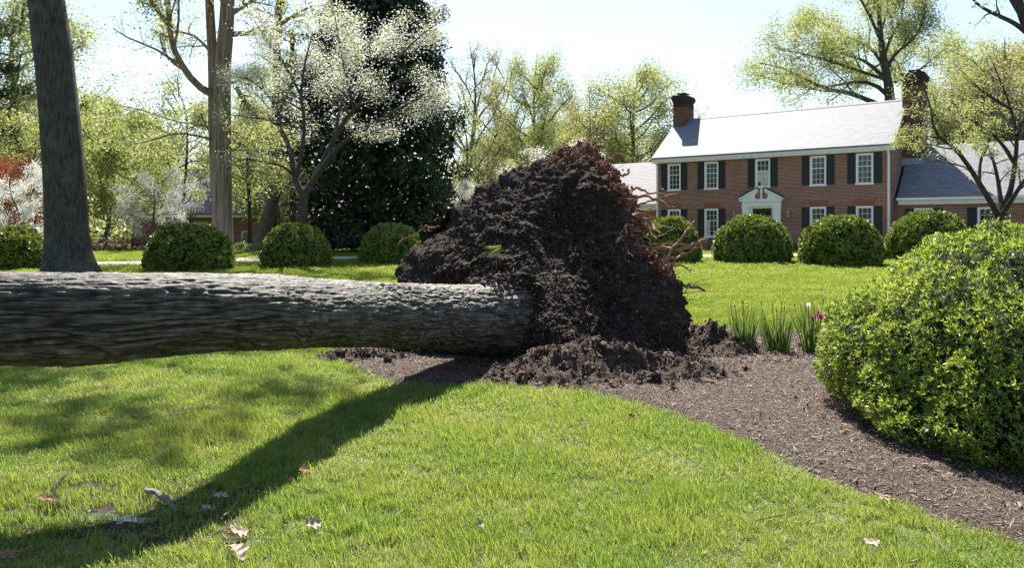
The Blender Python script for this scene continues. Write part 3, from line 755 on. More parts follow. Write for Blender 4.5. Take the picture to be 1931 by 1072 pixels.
def soil_mat():
    m, nt, b = new_mat('root_ball_soil'); L = nt.links.new
    at = N(nt, "ShaderNodeAttribute"); at.attribute_name = 'clay'
    tc = N(nt, "ShaderNodeTexCoord"); n1 = N(nt, "ShaderNodeTexNoise"); n1.inputs["Scale"].default_value = 9; n1.inputs["Detail"].default_value = 9; n1.inputs["Roughness"].default_value = .7; L(tc.outputs["Object"], n1.inputs[0])
    dark = ramp(nt, n1.outputs[0], [(.3, (.017, .0122, .0095)), (.55, (.048, .0345, .0265)), (.75, (.12, .087, .068))])
    red = ramp(nt, n1.outputs[0], [(.3, (.055, .025, .017)), (.7, (.19, .088, .055))])
    L(mixc(nt, at.outputs["Fac"], dark, red), b.inputs["Base Color"]); b.inputs["Roughness"].default_value = .95; b.inputs["Specular IOR Level"].default_value = .12
    n4 = N(nt, "ShaderNodeTexNoise"); n4.inputs["Scale"].default_value = 38; n4.inputs["Detail"].default_value = 8; L(tc.outputs["Object"], n4.inputs[0])
    bp = N(nt, "ShaderNodeBump"); bp.inputs["Strength"].default_value = 1; bp.inputs["Distance"].default_value = .05
    L(n4.outputs[0], bp.inputs["Height"]); L(bp.outputs[0], b.inputs["Normal"])
    return m
M['ballsoil'] = soil_mat()
Va, Fa, Ca = ball(True); NRb, NTb = NR, NT
NR, NT = 32, 480
Vb, Fb, Cb = ball(False)
mk('root_ball', np.vstack([Va, Vb]) - FO, [Fa, Fb + len(Va)], M['ballsoil'], fallen, True, attr={'clay': np.concatenate([Ca, Cb])})

# crumbs of soil: small lumps joined together
ico_v = []
g_ = (1 + 5 ** .5) / 2
for a, b in ((1, g_), (-1, g_), (1, -g_), (-1, -g_)): ico_v += [(0, a, b), (a, b, 0), (b, 0, a)]
ico_v = np.array(ico_v); ico_v /= np.linalg.norm(ico_v[0])
ico_f = []
for i in range(12):
    for j in range(i + 1, 12):
        for k in range(j + 1, 12):
            if all(abs(np.linalg.norm(ico_v[a] - ico_v[b]) - 1.0515) < .01 for a, b in ((i, j), (j, k), (i, k))):
                nrm = np.cross(ico_v[j] - ico_v[i], ico_v[k] - ico_v[i])
                ico_f.append((i, j, k) if nrm @ ico_v[i] > 0 else (i, k, j))
ico_f = np.array(ico_f)
def clods(rng, P, S):
    n = len(P); V = ico_v[None] * (1 + rng.normal(0, .38, (n, 12, 1))) * rng.uniform(.45, 1.4, (n, 1, 3)) * S[:, None, None] + P[:, None, :]
    F = ico_f[None] + (np.arange(n) * 12)[:, None, None]
    return V.reshape(-1, 3), F.reshape(-1, 3)
rng = np.random.RandomState(11)
pick = rng.choice(len(Va), 5000); Pc = Va[pick] + rng.normal(0, .012, (5000, 3))
sel = (Ca[pick] < .5) & (Va[pick][:, 2] > -.02)
V, F = clods(rng, Pc[sel] - FO, rng.gamma(1.3, .0045, sel.sum()) + .003)
tag(mk('soil_crumbs', V, F, M['clod'], fallen), 'dark crumbs of topsoil clinging to the root ball', kind='stuff')
pick = rng.choice(np.where(Ca > .5)[0], 1500); Pc = Va[pick] + rng.normal(0, .03, (1500, 3))
V, F = clods(rng, Pc - FO, rng.gamma(1.6, .006, 1500) + .004)
M['clay_crumb'] = leafmat('clay_crumbs', (.07, .032, .022), (.24, .115, .072), 0, .9, spec=.15)
tag(mk('clay_crumbs', V, F, M['clay_crumb'], fallen), 'red clay crumbs along the torn root rim', kind='stuff')
# straw, bark shreds and hair roots on the face
n = 1700; pick = rng.choice(len(Va), n); A = Va[pick]; dirs = rng.normal(size=(n, 3)); dirs /= np.linalg.norm(dirs, axis=1)[:, None]
ln = rng.gamma(2, .022, n)[:, None] + .015
P = np.stack([A - [0, .015, 0], A + dirs * ln * .5 - [0, .03, 0] + rng.normal(0, .008, (n, 3)), A + dirs * ln - [0, .02, .01]], 1)
V, F = tubes(P, np.repeat(rng.uniform(.0012, .0034, n)[:, None], 3, 1), 3)
M['shred'] = leafmat('bark_shreds', (.07, .045, .032), (.36, .27, .20), 0, .8)
tag(mk('rootlets', V - FO, F, M['shred'], fallen), 'thin hair roots and shreds stuck in the soil face', kind='stuff')
# crumbs heaped on the trunk where it leaves the ball
P = []
for k in range(1500):
    t = rng.uniform(-.45, .45 if k < 900 else -.02); c = np.array([np.interp(t, s_len - s_len[0] - .55, LPs[:, i]) for i in range(3)]); r = np.interp(t, s_len - .55, LRs)
    a = rng.normal(0, .55) if k < 900 else rng.uniform(-1.2, 2.7); P.append(c + np.array([.92 * math.sin(a) * r, -.38 * math.sin(a) * r, r * math.cos(a) + (rng.uniform(0, .12) * max(0, 1 - abs(t - .05) * 1.8) if k < 900 else 0)]) + rng.normal(0, .02, 3))
V, F = clods(rng, np.array(P) - FO, rng.gamma(1.8, .006, len(P)) + .004)
tag(mk('soil_on_trunk', V, F, M['clod'], fallen), 'loose soil heaped on top of the trunk end', kind='stuff')

def root_part(pts, r0, r1, mat, wig=.015, sides=7, seed=0):
    rg = np.random.RandomState(seed); P, R = resample(pts, np.linspace(r0, r1, len(pts)), 14)
    P[1:] += rg.normal(0, wig, (13, 3)); R = R * rg.uniform(.85, 1.2, 14); R[-1] *= .35
    V, F = tubes(P[None], R[None], sides)
    return mk('root', V - FO, [F, np.array([list(range(len(V) - sides, len(V)))])], mat, fallen, True)
def wy(px, py, dy=0.0):
    p = solve(px, py); return W(px, py, p[1] + .25 + dy)
RT = [([(1205, 470), (1262, 470), (1296, 466), (1318, 458), (1334, 449)], .050, .028, 'root'), ([(1240, 505), (1262, 478), (1285, 448), (1311, 418)], .034, .014, 'root_tan'),
      ([(1250, 508), (1282, 486), (1308, 470), (1333, 456)], .030, .012, 'root_tan'), ([(1240, 495), (1275, 499), (1306, 508)], .026, .012, 'root'), ([(1250, 480), (1270, 488), (1292, 478)], .03, .016, 'root'),
      ([(1270, 534), (1300, 540), (1318, 543), (1331, 551)], .030, .020, 'root_tan'), ([(1290, 541), (1312, 537), (1346, 539)], .010, .004, 'root_tan'), ([(1285, 556), (1305, 540), (1345, 520)], .008, .003, 'root_tan'),
      ([(1190, 352), (1215, 362), (1240, 366), (1283, 367)], .026, .008, 'root'), ([(1185, 372), (1220, 372), (1250, 382), (1274, 394)], .034, .016, 'root'), ([(1195, 385), (1230, 380), (1262, 368), (1283, 364)], .02, .007, 'root'),
      ([(1180, 396), (1210, 400), (1240, 396)], .030, .014, 'root_tan'), ([(1205, 405), (1225, 420), (1236, 432), (1247, 442)], .034, .016, 'root'), ([(1212, 412), (1224, 436), (1240, 452)], .03, .014, 'root'),
      ([(1245, 366), (1250, 356), (1246, 360), (1247, 349)], .016, .008, 'root'), ([(1160, 330), (1180, 330), (1188, 317)], .03, .02, 'root'), ([(1060, 292), (1040, 298), (1000, 310)], .016, .006, 'root_tan'),
      ([(1075, 285), (1095, 276), (1118, 278), (1140, 276)], .03, .026, 'root'), ([(965, 330), (978, 314), (988, 306), (1012, 308)], .022, .012, 'root'), ([(1085, 300), (1094, 280), (1108, 262), (1114, 251)], .008, .003, 'root_tan'),
      ([(1108, 292), (1113, 272), (1120, 247)], .010, .004, 'root_tan'), ([(1020, 305), (1050, 288), (1075, 262), (1088, 252)], .009, .003, 'root_tan'), ([(1140, 306), (1160, 292), (1176, 288)], .014, .005, 'root'),
      ([(1150, 300), (1142, 290), (1168, 288)], .012, .004, 'root'), ([(830, 428), (803, 428), (785, 440), (766, 450), (747, 462)], .018, .008, 'root_tan'), ([(812, 436), (800, 430), (790, 428)], .014, .006, 'root_tan'),
      ([(1255, 480), (1240, 470), (1310, 440)], .012, .004, 'root_tan'), ([(1222, 436), (1260, 428), (1290, 438)], .012, .004, 'root'), ([(1286, 560), (1310, 566), (1330, 560)], .006, .003, 'root_tan')]
for k, (pp, r0, r1, mt) in enumerate(RT):
    root_part([wy(*p, dy=-.25 * i / len(pp)) for i, p in enumerate(pp)], r0 * .78, r1 * .7, M[mt], .012, 7, k)
rg = np.random.RandomState(5)
for k in range(120):                                    # torn roots all round the right-hand and upper rim and across the underside
    if k < 95: a = rg.uniform(-.2, 1.75)
    else: a = rg.uniform(-.5, 3.0)
    r = np.interp((a - a0) % (2 * PI) + a0, aw, rw); fr = rg.uniform(.78, .99) if k < 95 else rg.uniform(.3, .9)
    x, h = OC[0] + r * fr * math.cos(a), max(OC[1] + r * fr * math.sin(a), .15)
    p0 = np.array([x, face_y(x, h) + (rg.uniform(.1, .6) if k < 95 else 1.0), h])
    d = np.array([math.cos(a) * rg.uniform(.3, 1.3), rg.uniform(-.5, .9), math.sin(a) * rg.uniform(0, .7) + rg.normal(0, .3)])
    d = d / np.linalg.norm(d) * rg.gamma(3, .115)
    pts = [p0 - d * .25, p0 + d * .35 + rg.normal(0, .015, 3), p0 + d * .7 + rg.normal(0, .025, 3), p0 + d + rg.normal(0, .03, 3)]
    root_part(pts, rg.uniform(.004, .013), .0025, M['root' if rg.rand() < .7 else 'root_tan'], .008, 5, 300 + k)
# a tuft of grass carried up on the face
def blades(rng, n, length, width, spread, lean, base_r, segs=5, curl=.6):
    """strap blades from the origin: (V,F)"""
    Vs, Fs = [], []
    az = rng.uniform(0, 2 * PI, n); L_ = length * rng.uniform(.55, 1.1, n)
    for k in range(n):
        d = np.array([math.cos(az[k]), math.sin(az[k]), 0]); ln_ = lean * rng.uniform(.2, 1.0)
        p = np.array([d[0], d[1], 0]) * base_r * rng.rand() ; p[:2] += rng.normal(0, base_r * .4, 2)
        perp = np.array([-d[1], d[0], 0]); tw = rng.uniform(-.5, .5); perp = perp * math.cos(tw) + d * math.sin(tw)
        st_ = L_[k] / segs; row = []
        for s in range(segs + 1):
            t = s / segs; wd = width * rng.uniform(.95, 1.05) * (1 - t ** 2.2) * .5 + .0006
            row += [p - perp * wd, p + perp * wd]
            a = ln_ + curl * ln_ * t * 1.6
            p = p + (d * math.sin(a) + np.array([0, 0, math.cos(a)])) * st_
        b = len(Vs) * 2 * (segs + 1)
        Vs.append(row); Fs += [[b + 2 * s, b + 2 * s + 1, b + 2 * s + 3, b + 2 * s + 2] for s in range(segs)]
    return np.array(Vs).reshape(-1, 3), np.array(Fs)
V, F = blades(np.random.RandomState(2), 16, .30, .011, 1, .45, .03)
c = solve(946, 465); Rm = np.array(Matrix.Rotation(-1.75, 3, 'Y'))
mk('grass_tuft', V @ Rm.T + c + np.array([0, -.42, 0]) - FO, F, M['strap'], fallen)

# ------------------------------------------------------------------ loose soil and mulch on the bed
def heap(name, label, cx, cy, rx, ry, h, seed, mat, res=.03, rough=.35):
    xs_, ys_ = np.arange(cx - rx * 1.5, cx + rx * 1.5, res), np.arange(cy - ry * 1.5, cy + ry * 1.5, res)
    def z(P):
        r = np.hypot((P[:, 0] - cx) / rx, (P[:, 1] - cy) / ry); P3 = np.column_stack([P * 3.5, np.full(len(P), seed * 1.7)])
        n_ = fbm(P3, 4, seed, .6); e = np.clip(1 - r + .3 * n_, 0, 1.2)
        return h * e ** 1.3 * (1 + .45 * rough * fbm(P3 * 3.1, 3, seed + 4, .6)) + .0 - .03 * (e <= 0) + .018 * (e > 0)
    V, F = sheet(xs_, ys_, z); keep = V[:, 2] > -.005; F = F[keep[F].any(1)]
    us = np.unique(F); rm = -np.ones(len(V), int); rm[us] = np.arange(len(us))
    o = tag(mk(name, V[us], rm[F], mat, smooth=True), label, kind='stuff')
    rg = np.random.RandomState(seed); pts = V[us]; pts = pts[pts[:, 2] > .02]
    k = rg.choice(len(pts), int(len(pts) * .8)); Vc, Fc = clods(rg, pts[k] + rg.normal(0, .012, (len(k), 3)) + [0, 0, .004], rg.gamma(1.1, .0075, len(k)) + .003)
    mk('soil_clods', Vc, Fc, M['clod'], o)['kind'] = 'stuff'
    return o
heap('soil_heap', 'heap of loose dark soil in front of the root ball', .95, 8.25, 1.45, .80, .36, 3, M['soil'])
heap('soil_heap', 'crumbly dark soil mound between the root ball and the first bulb clump', 2.62, 10.0, .55, .75, .34, 8, M['soil'])
heap('soil_heap', 'low scatter of dark soil beneath the raised trunk', -1.75, 9.25, .62, .35, .10, 14, M['soil'])
rg = np.random.RandomState(21)
for k, (px, py, s, lab) in enumerate([(731, 682, .055, 'dark round soil clod in the middle of the sunlit mulch under the trunk'), (790, 667, .045, 'dark soil clod under the trunk, the one left of the two side by side'),
                                      (816, 665, .05, 'dark soil clod under the trunk, nearest the log shadow'), (690, 673, .06, 'lumpy soil clod half buried in mulch by the grass corner')]):
    p = G(px, py + 8); th_ = rg.uniform(0, 6)
    uvs = []
    n1, n2 = 10, 14
    for i in range(n1 + 1):
        for j in range(n2):
            a, b = PI * i / n1, 2 * PI * j / n2; uvs.append((math.sin(a) * math.cos(b), math.sin(a) * math.sin(b), math.cos(a)))
    uvs = np.array(uvs); r = s * (1 + .35 * fbm(uvs * 1.6 + k * 5, 4, 3, .65))
    Fq = np.array([[i * n2 + j, i * n2 + (j + 1) % n2, (i + 1) * n2 + (j + 1) % n2, (i + 1) * n2 + j] for i in range(n1) for j in range(n2)])[:, ::-1]
    o = mk('soil_clod', uvs * r[:, None], Fq, M['soil'], smooth=False); o.location = (p[0], p[1], .035 + s * .7); tag(o, lab, 'soil clod', 'soil clods under the trunk')
# bark chips strewn over the bed
def chips(rng, n, region, size):
    P = rng.uniform(region[0], region[1], (n * 2, 2)); P = P[inside(P, BED)][:n]
    e = edge_dist(P, BED); P = P[(e > .01) | (rng.rand(len(P)) < .5)]; n = len(P)
    z = bed_z(P) + rng.uniform(.0, .012, n)
    az = rng.uniform(0, 2 * PI, n); ln = size * rng.gamma(3, .33, n); wd = ln * rng.uniform(.10, .30, n); tl = rng.normal(0, .28, n); rl = rng.normal(0, .45, n)
    a = np.stack([np.cos(az) * np.cos(tl), np.sin(az) * np.cos(tl), np.sin(tl)], 1) * ln[:, None] * .5
    b = np.stack([-np.sin(az) * np.cos(rl), np.cos(az) * np.cos(rl), np.sin(rl)], 1) * wd[:, None] * .5
    c = np.column_stack([P, z]); up = np.array([0, 0, 1]) * (wd * .3)[:, None]
    V = np.stack([c - a - b + up, c + a * .9 - b * .7, c + a + b * .8 + up, c - a * .9 + b], 1)
    return V.reshape(-1, 3), np.arange(n)[:, None] * 4 + np.array([[0, 1, 2, 3]])
rng = np.random.RandomState(31)
Vs, Fs, o_ = [], [], 0
for n, reg, sz in ((112000, ((-2.8, 3.4), (5.4, 9.8)), .019), (26000, ((-2.8, 8.8), (8.5, 12.5)), .034)):
    v, f = chips(rng, n, reg, sz); Vs.append(v); Fs.append(f + o_); o_ += len(v)
tag(mk('mulch_chips', np.vstack(Vs), np.vstack(Fs), M['chips']), 'shredded brown bark mulch covering the planting bed', kind='stuff')
# ------------------------------------------------------------------ clipped yews
KEEPOUT = []          # (x, y, r): no lawn grass here
def dome_dirs(rng, n, zmin=-.02):
    z = rng.uniform(zmin, 1, n); a = rng.uniform(0, 2 * PI, n); r = np.sqrt(np.clip(1 - z * z, 0, 1))
    return np.column_stack([r * np.cos(a), r * np.sin(a), z])
def dome_pos(D, rx, ry, h, seed, amp=.06):
    e = 2.5; amp = amp if rx < 1.5 else .085; k = (np.abs(D[:, 0]) ** e + np.abs(D[:, 1]) ** e * 1.0) ** (1 / e); rad = (np.hypot(D[:, 0], D[:, 1]) ** e + np.abs(D[:, 2]) ** e) ** (-1 / e)
    rr = rad * (1 + amp * fbm(D * 2.6, 2, seed) + amp * .65 * fbm(D * 8, 2, seed + 3))
    P = D * rr[:, None] * np.array([rx, ry, h]); low_ = np.clip(.16 - P[:, 2] / h, 0, .16) / .16
    P[:, :2] *= (1 - .10 * low_)[:, None]
    return P
def unit(v): return v / (np.linalg.norm(v, axis=1, keepdims=True) + 1e-9)
def leaves(rng, C, Nrm, size, aspect=.4, droop=.0):
    """one pointed leaf (a folded diamond, 2 triangles) at each C, lying roughly square to Nrm"""
    n = len(C); t = unit(np.cross(Nrm, rng.normal(size=(n, 3)))); b = np.cross(Nrm, t)
    s = size * rng.uniform(.6, 1.25, n)[:, None]
    V = np.stack([C - t * s * .5, C + b * s * .5 * aspect + Nrm * s * .06, C + t * s * .5 - Nrm * s * droop, C - b * s * .5 * aspect + Nrm * s * .06], 1)
    F = np.arange(n)[:, None] * 4 + np.array([[0, 1, 2, 3]])
    return V.reshape(-1, 3), F
def sprigs(rng, C, A, length, width, k, spread):
    """k needles fanning out of each C around the axis A"""
    n = len(C); A = unit(A); p = unit(np.cross(A, rng.normal(size=(n, 3)))); q = np.cross(A, p)
    Vs = []
    for j in range(k):
        a = 2 * PI * j / k + rng.uniform(0, 1, n); sp = spread * rng.uniform(.5, 1.2, n)
        d = unit(A * np.cos(sp)[:, None] + (p * np.cos(a)[:, None] + q * np.sin(a)[:, None]) * np.sin(sp)[:, None])
        sd = unit(np.cross(d, A + rng.normal(0, .3, (n, 3)))); L_ = (length * rng.uniform(.6, 1.2, n))[:, None]
        Vs.append(np.stack([C, C + d * L_ * .5 + sd * width, C + d * L_, C + d * L_ * .5 - sd * width], 1))
    V = np.stack(Vs, 1).reshape(-1, 3)
    F = np.arange(n * k)[:, None] * 4 + np.array([[0, 1, 2, 3]])
    return V, F
def yew(rx, ry, h, seed, n, L_, wd, k, inner):
    rng = np.random.RandomState(seed)
    # solid dark core dome filling the inside of the foliage
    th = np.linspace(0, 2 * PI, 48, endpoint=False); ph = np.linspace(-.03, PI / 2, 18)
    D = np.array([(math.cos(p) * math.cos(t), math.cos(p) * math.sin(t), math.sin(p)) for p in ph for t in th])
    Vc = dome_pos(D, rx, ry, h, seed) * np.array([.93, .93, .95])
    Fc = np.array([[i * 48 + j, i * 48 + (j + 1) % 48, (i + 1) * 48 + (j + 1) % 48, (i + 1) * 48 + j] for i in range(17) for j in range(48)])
    D = dome_dirs(rng, n); P = dome_pos(D, rx, ry, h, seed)
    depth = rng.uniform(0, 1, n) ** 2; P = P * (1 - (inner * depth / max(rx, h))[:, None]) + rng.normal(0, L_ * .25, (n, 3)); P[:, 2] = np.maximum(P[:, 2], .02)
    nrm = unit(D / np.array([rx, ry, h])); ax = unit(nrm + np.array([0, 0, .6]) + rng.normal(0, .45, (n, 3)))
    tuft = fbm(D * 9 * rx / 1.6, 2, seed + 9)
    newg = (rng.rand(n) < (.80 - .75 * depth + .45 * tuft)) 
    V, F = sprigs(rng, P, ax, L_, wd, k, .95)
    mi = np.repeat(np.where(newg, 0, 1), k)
    return (Vc, Fc), (V, F, mi)
PROTO = {}
def place_yew(label, x, y, rx, ry, h, key, name='clipped_yew', rz=0.0, group='clipped dome yews'):
    t = thing(name, label, 'bush', (x, y, float(ground(x, y))), rz, group)
    KEEPOUT.append((x, y, max(rx, ry) * .9))
    if key not in PROTO:
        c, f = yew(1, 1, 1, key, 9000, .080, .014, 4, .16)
        a = mk('inner_core', c[0], c[1], M['yew_core'], t, True); b = mk('foliage', f[0], f[1], [M['yew_far'], M['yew_far_dark']], t, mi=f[2])
        PROTO[key] = (a, b)
    else:
        for o in PROTO[key]: c = o.copy(); COL.objects.link(c); c.parent = t
    for c in t.children: c.scale = (rx, ry, h)
    return t
def from_px(px0, px1, top, bot):
    g = G((px0 + px1) / 2, bot); w = (px1 - px0) / 2 / FPX * g[1] * 1.02
    Yc = g[1] + w * .85; x = (((px0 + px1) / 2) - CX) / FPX * Yc; w = (px1 - px0) / 2 / FPX * Yc
    h = EYE - (top - HOR) / FPX * Yc - float(ground(0, Yc))
    return x, Yc, w, h
YEWS = [((-62, 83, 430, 514), 'dome yew beside the leaning oak trunk at the photo edge', 101), ((277, 438, 425, 515), 'wide dark dome yew in front of the twin-trunked cedar', 102),
        ((494, 624, 427, 507), 'dome yew with the dogwood trunk standing right in front of it', 103), ((680, 798, 426, 500), 'dome yew just behind the low flank of the root ball, under the magnolia', 101),
        ((1207, 1320, 413, 497), 'dome yew partly hidden by the torn red roots', 102), ((1347, 1490, 412, 499), 'dome yew standing in front of the white front door', 103),
        ((1507, 1661, 412, 505), 'dome yew in front of the two end windows of the main house block', 101), ((1676, 1822, 404, 497), 'dome yew rising behind the big near yew, before the low wing', 104)]
for k, (b, lab, key) in enumerate(YEWS):
    x, y, w, h = from_px(*b); place_yew(lab, x, y, w, w * .95, h, key, rz=k * 1.3)
# the big one beside the camera
t = thing('clipped_yew', 'huge light green dome yew close by on the mulch, largest of all the yews', 'bush', (4.80, 6.00, 0), 0, 'clipped dome yews')
KEEPOUT.append((4.80, 6.00, 1.9))
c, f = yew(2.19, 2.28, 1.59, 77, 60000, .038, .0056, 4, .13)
mk('inner_core', c[0], c[1], M['yew_core'], t, True); mk('foliage', f[0], f[1], [M['yew'], M['yew_dark']], t, mi=f[2])
sm_ = MB()
for k in range(7):
    a = k * .9; sm_.tube([(.1 * math.cos(a), .1 * math.sin(a), -.05), (.4 * math.cos(a), .4 * math.sin(a), .4), (.9 * math.cos(a), .9 * math.sin(a), .9)], [.05, .035, .02], 6)
sm_.build('stem', M['bark_dark'], t)

# ------------------------------------------------------------------ trees
def children(rng, P, R, per, t0, t1, ang, ratio, n, wob, trop, rr=.5, flat=0.0, rmin=.006):
    B, n0, _ = P.shape; seg = np.diff(P, axis=1); L_ = np.linalg.norm(seg, axis=2).sum(1)
    idx = np.repeat(np.arange(B), per); m = len(idx)
    t = t0 + (t1 - t0) * ((np.tile(np.arange(per), B) + rng.rand(m)) / per); f = t * (n0 - 1); i = np.minimum(f.astype(int), n0 - 2); w = (f - i)[:, None]
    pos = P[idx, i] * (1 - w) + P[idx, i + 1] * w; tan = unit(seg[idx, i]); rad = R[idx, i] * (1 - w[:, 0]) + R[idx, i + 1] * w[:, 0]
    perp = unit(np.cross(tan, rng.normal(size=(m, 3)))); perp[:, 2] *= (1 - flat); perp = unit(perp)
    a = rng.normal(ang, .18, m)[:, None]; d = unit(tan * np.cos(a) + perp * np.sin(a))
    ln = L_[idx] * ratio * (1 - .5 * t) * rng.uniform(.6, 1.3, m); step = (ln / (n - 1))[:, None]
    pts = [pos]
    for _ in range(n - 1):
        pts.append(pts[-1] + d * step); d = d + rng.normal(0, wob, (m, 3)); d[:, 2] += trop; d[:, 2] *= (1 - flat * .4); d = unit(d)
    r0 = np.maximum(rad * rr, rmin); Rr = r0[:, None] * np.linspace(1, .35, n)[None]
    return np.stack(pts, 1), Rr
def pack(polys, n):
    out = [resample(p, r, n) for p, r in polys]; return np.stack([o[0] for o in out]), np.stack([o[1] for o in out])
def on_twigs(rng, P, m, jit, t0=.15):
    B, n0, _ = P.shape; idx = np.repeat(np.arange(B), m); t = rng.uniform(t0, 1, len(idx)); f = t * (n0 - 1); i = np.minimum(f.astype(int), n0 - 2); w = (f - i)[:, None]
    return P[idx, i] * (1 - w) + P[idx, i + 1] * w + rng.normal(0, jit, (len(idx), 3))
def tree_parts(root, origin, trunk, limbs, lv, leafspec, bark_m, seed, sides=(12, 7, 5, 4, 3), clip=None):
    """trunk/limbs: lists of (points, radii); lv: list of child-level dicts; leafspec: list of (mat, per twig, size, aspect, jitter, updir, part name, keep fn)"""
    rng = np.random.RandomState(seed); mb = MB(); origin = np.asarray(origin, float)
    for p, r in trunk:
        P, R = resample(p, r, max(10, 4 * len(p))); V, F = tubes(P[None], R[None], sides[0]); mb.add(V - origin, F)
    src = []
    if limbs:
        P1, R1 = pack(limbs, 12); V, F = tubes(P1, R1, sides[1]); mb.add(V - origin, F)
    else:
        P1, R1 = pack(trunk, 12)
    cur, R = P1, R1; levels = [cur]
    for k, L_ in enumerate(lv):
        L_ = dict(L_); use = L_.pop('src', None)
        if use == 'trunk': cur, R = pack(trunk, 12)
        elif use == 'both': a, b = pack(trunk + limbs, 12); cur, R = a, b
        cur, R = children(rng, cur, R, **L_)
        V, F = tubes(cur, R, sides[min(k + 2, 4)]); mb.add(V - origin, F); levels.append(cur)
    tr = mb.build('trunk', bark_m, root, True)
    res = {}
    for (mt, m, size, asp, jit, upb, pname, lev) in leafspec:
        C = on_twigs(rng, levels[lev], m, jit)
        if clip is not None: C = C[clip(C)]
        nr = unit(rng.normal(size=(len(C), 3)) * np.array([1, 1, 1.0]) + np.array([0, 0, upb]))
        V, F = leaves(rng, C - origin, nr, size, asp); res.setdefault(pname, []).append((V, F, mt))
    for pn, ls in res.items():
        off = 0; VV, FF, MI, mats = [], [], [], []
        for V, F, mt in ls:
            VV.append(V); FF.append(F + off); off += len(V); MI.append(np.full(len(F), len(mats))); mats.append(M[mt])
        mk(pn, np.vstack(VV), np.vstack(FF), mats, root, mi=np.concatenate(MI))
    return root
def PX(Y, pts, dy=None):
    return [W(p[0], p[1], Y + (dy[i] if dy is not None else 0)) for i, p in enumerate(pts)]

# leaning oak
Y = 24.0; b0 = W(132, 530, Y)
t = thing('oak_tree', 'massive dark oak trunk leaning up past the top edge of the photo', 'tree', (b0[0], Y, float(ground(0, Y))))
tp = PX(Y, [(133, 536), (132, 512), (129, 488), (126, 440), (123, 360), (115, 250), (104, 130), (98, 80), (90, 20), (80, -60), (66, -200), (58, -380)])
tr_ = [1.05, .86, .70, .62, .60, .575, .545, .56, .52, .50, .44, .34]
lim = []
rg = np.random.RandomState(8)
for k in range(14):
    i = rg.uniform(.35, 1.0); z0 = 11 + 6.0 * i; a = k * 2.4 + rg.uniform(-.3, .3) if k < 10 else (k - 11.5) * .35; ln = rg.uniform(7.5, 11) if k < 10 else 10.6  # last four limbs added out of view to dapple the lawn with shade
    base = np.array([b0[0] - .045 * (z0 - 9) * 1.5, Y, z0]); dd_ = np.array([math.cos(a), math.sin(a), .22])
    lim.append(([base, base + dd_ * ln * .4 + [0, 0, .5], base + dd_ * ln * .75 + [0, 0, 1.3], base + dd_ * ln + [0, 0, 1.8]], [.2, .14, .09, .04]))
tree_parts(t, (b0[0], Y, float(ground(0, Y))), [(tp, tr_)], lim, [dict(per=7, t0=.3, t1=1, ang=.8, ratio=.35, n=5, wob=.15, trop=.03), dict(per=4, t0=.2, t1=1, ang=.7, ratio=.45, n=4, wob=.2, trop=.02)],
           [('leaf_lime', 44, .26, .6, .3, .3, 'crown', 2)], M['bark_oak'], 8, sides=(40, 7, 5, 4, 3), clip=lambda C: C[:, 2] > EYE + (HOR + 40) / FPX * C[:, 1])
# twin-trunked cedar / hardwood
Y = 34.0; g0 = float(ground(0, Y)); b0 = W(419, 505, Y)
t = thing('tall_tree', 'tall tree with shaggy grey-brown twin trunks rising behind the wide yew', 'tree', (b0[0], Y, g0))
tk = [(PX(Y, [(421, 502), (420, 480), (419, 400), (418, 250), (420, 130), (428, 30), (432, -120), (436, -300)]), [.62, .47, .43, .40, .36, .31, .24, .12]),
      (PX(Y, [(412, 440), (408, 340), (404, 240), (402, 130), (396, 20), (388, -140), (380, -260)], [.15] * 7), [.22, .26, .25, .22, .19, .14, .07])]
lm = [(PX(Y, [(404, 180), (372, 160), (348, 130), (328, 92), (320, 50), (316, -10), (312, -90)], [0, -.5, -1, -1.3, -1.2, -1, -.8]), [.17, .16, .145, .13, .12, .10, .05]),
      (PX(Y, [(322, 52), (304, 28), (282, 0), (262, -40)], [-1.2, -1.6, -2, -2.2]), [.11, .09, .07, .03]), (PX(Y, [(436, 64), (470, 62), (510, 56), (556, 28), (590, 10)], [0, -.5, -1, -1.6, -2]), [.13, .115, .10, .07, .03]),
      (PX(Y, [(434, 26), (462, 10), (485, -6), (520, -40)], [0, .5, 1, 1.5]), [.12, .10, .08, .04]), (PX(Y, [(400, 240), (372, 234), (330, 228), (262, 206), (205, 196)], [0, .6, 1.0, 1.4, 1.6]), [.055, .05, .045, .03, .012]),
      (PX(Y, [(402, 264), (370, 256), (330, 252), (280, 266), (236, 274)], [0, -.6, -1.2, -1.8, -2.2]), [.06, .05, .042, .03, .012]), (PX(Y, [(437, 156), (462, 148), (500, 140)], [0, -.4, -.8]), [.06, .045, .02]),
      (PX(Y, [(437, 284), (462, 270), (492, 262), (520, 262)], [0, -.5, -.9, -1.2]), [.06, .05, .035, .015]), (PX(Y, [(400, 256), (385, 228), (378, 205)], [.3, .4, .5]), [.06, .045, .02]),
      (PX(Y, [(436, 310), (470, 316), (510, 330), (545, 326)], [0, -.4, -.8, -1]), [.055, .045, .03, .012]), (PX(Y, [(400, 100), (370, 70), (340, 60), (310, 62)], [0, .5, .9, 1.4]), [.08, .06, .045, .02]),
      (PX(Y, [(445, 165), (468, 200), (488, 222)], [1, 1.5, 2]), [.12, .11, .08]), (PX(Y, [(428, 20), (400, -40), (350, -90)], [0, -1, -1.6]), [.13, .10, .05]), (PX(Y, [(430, -20), (470, -60), (540, -80)], [0, 1, 1.6]), [.13, .10, .05])]
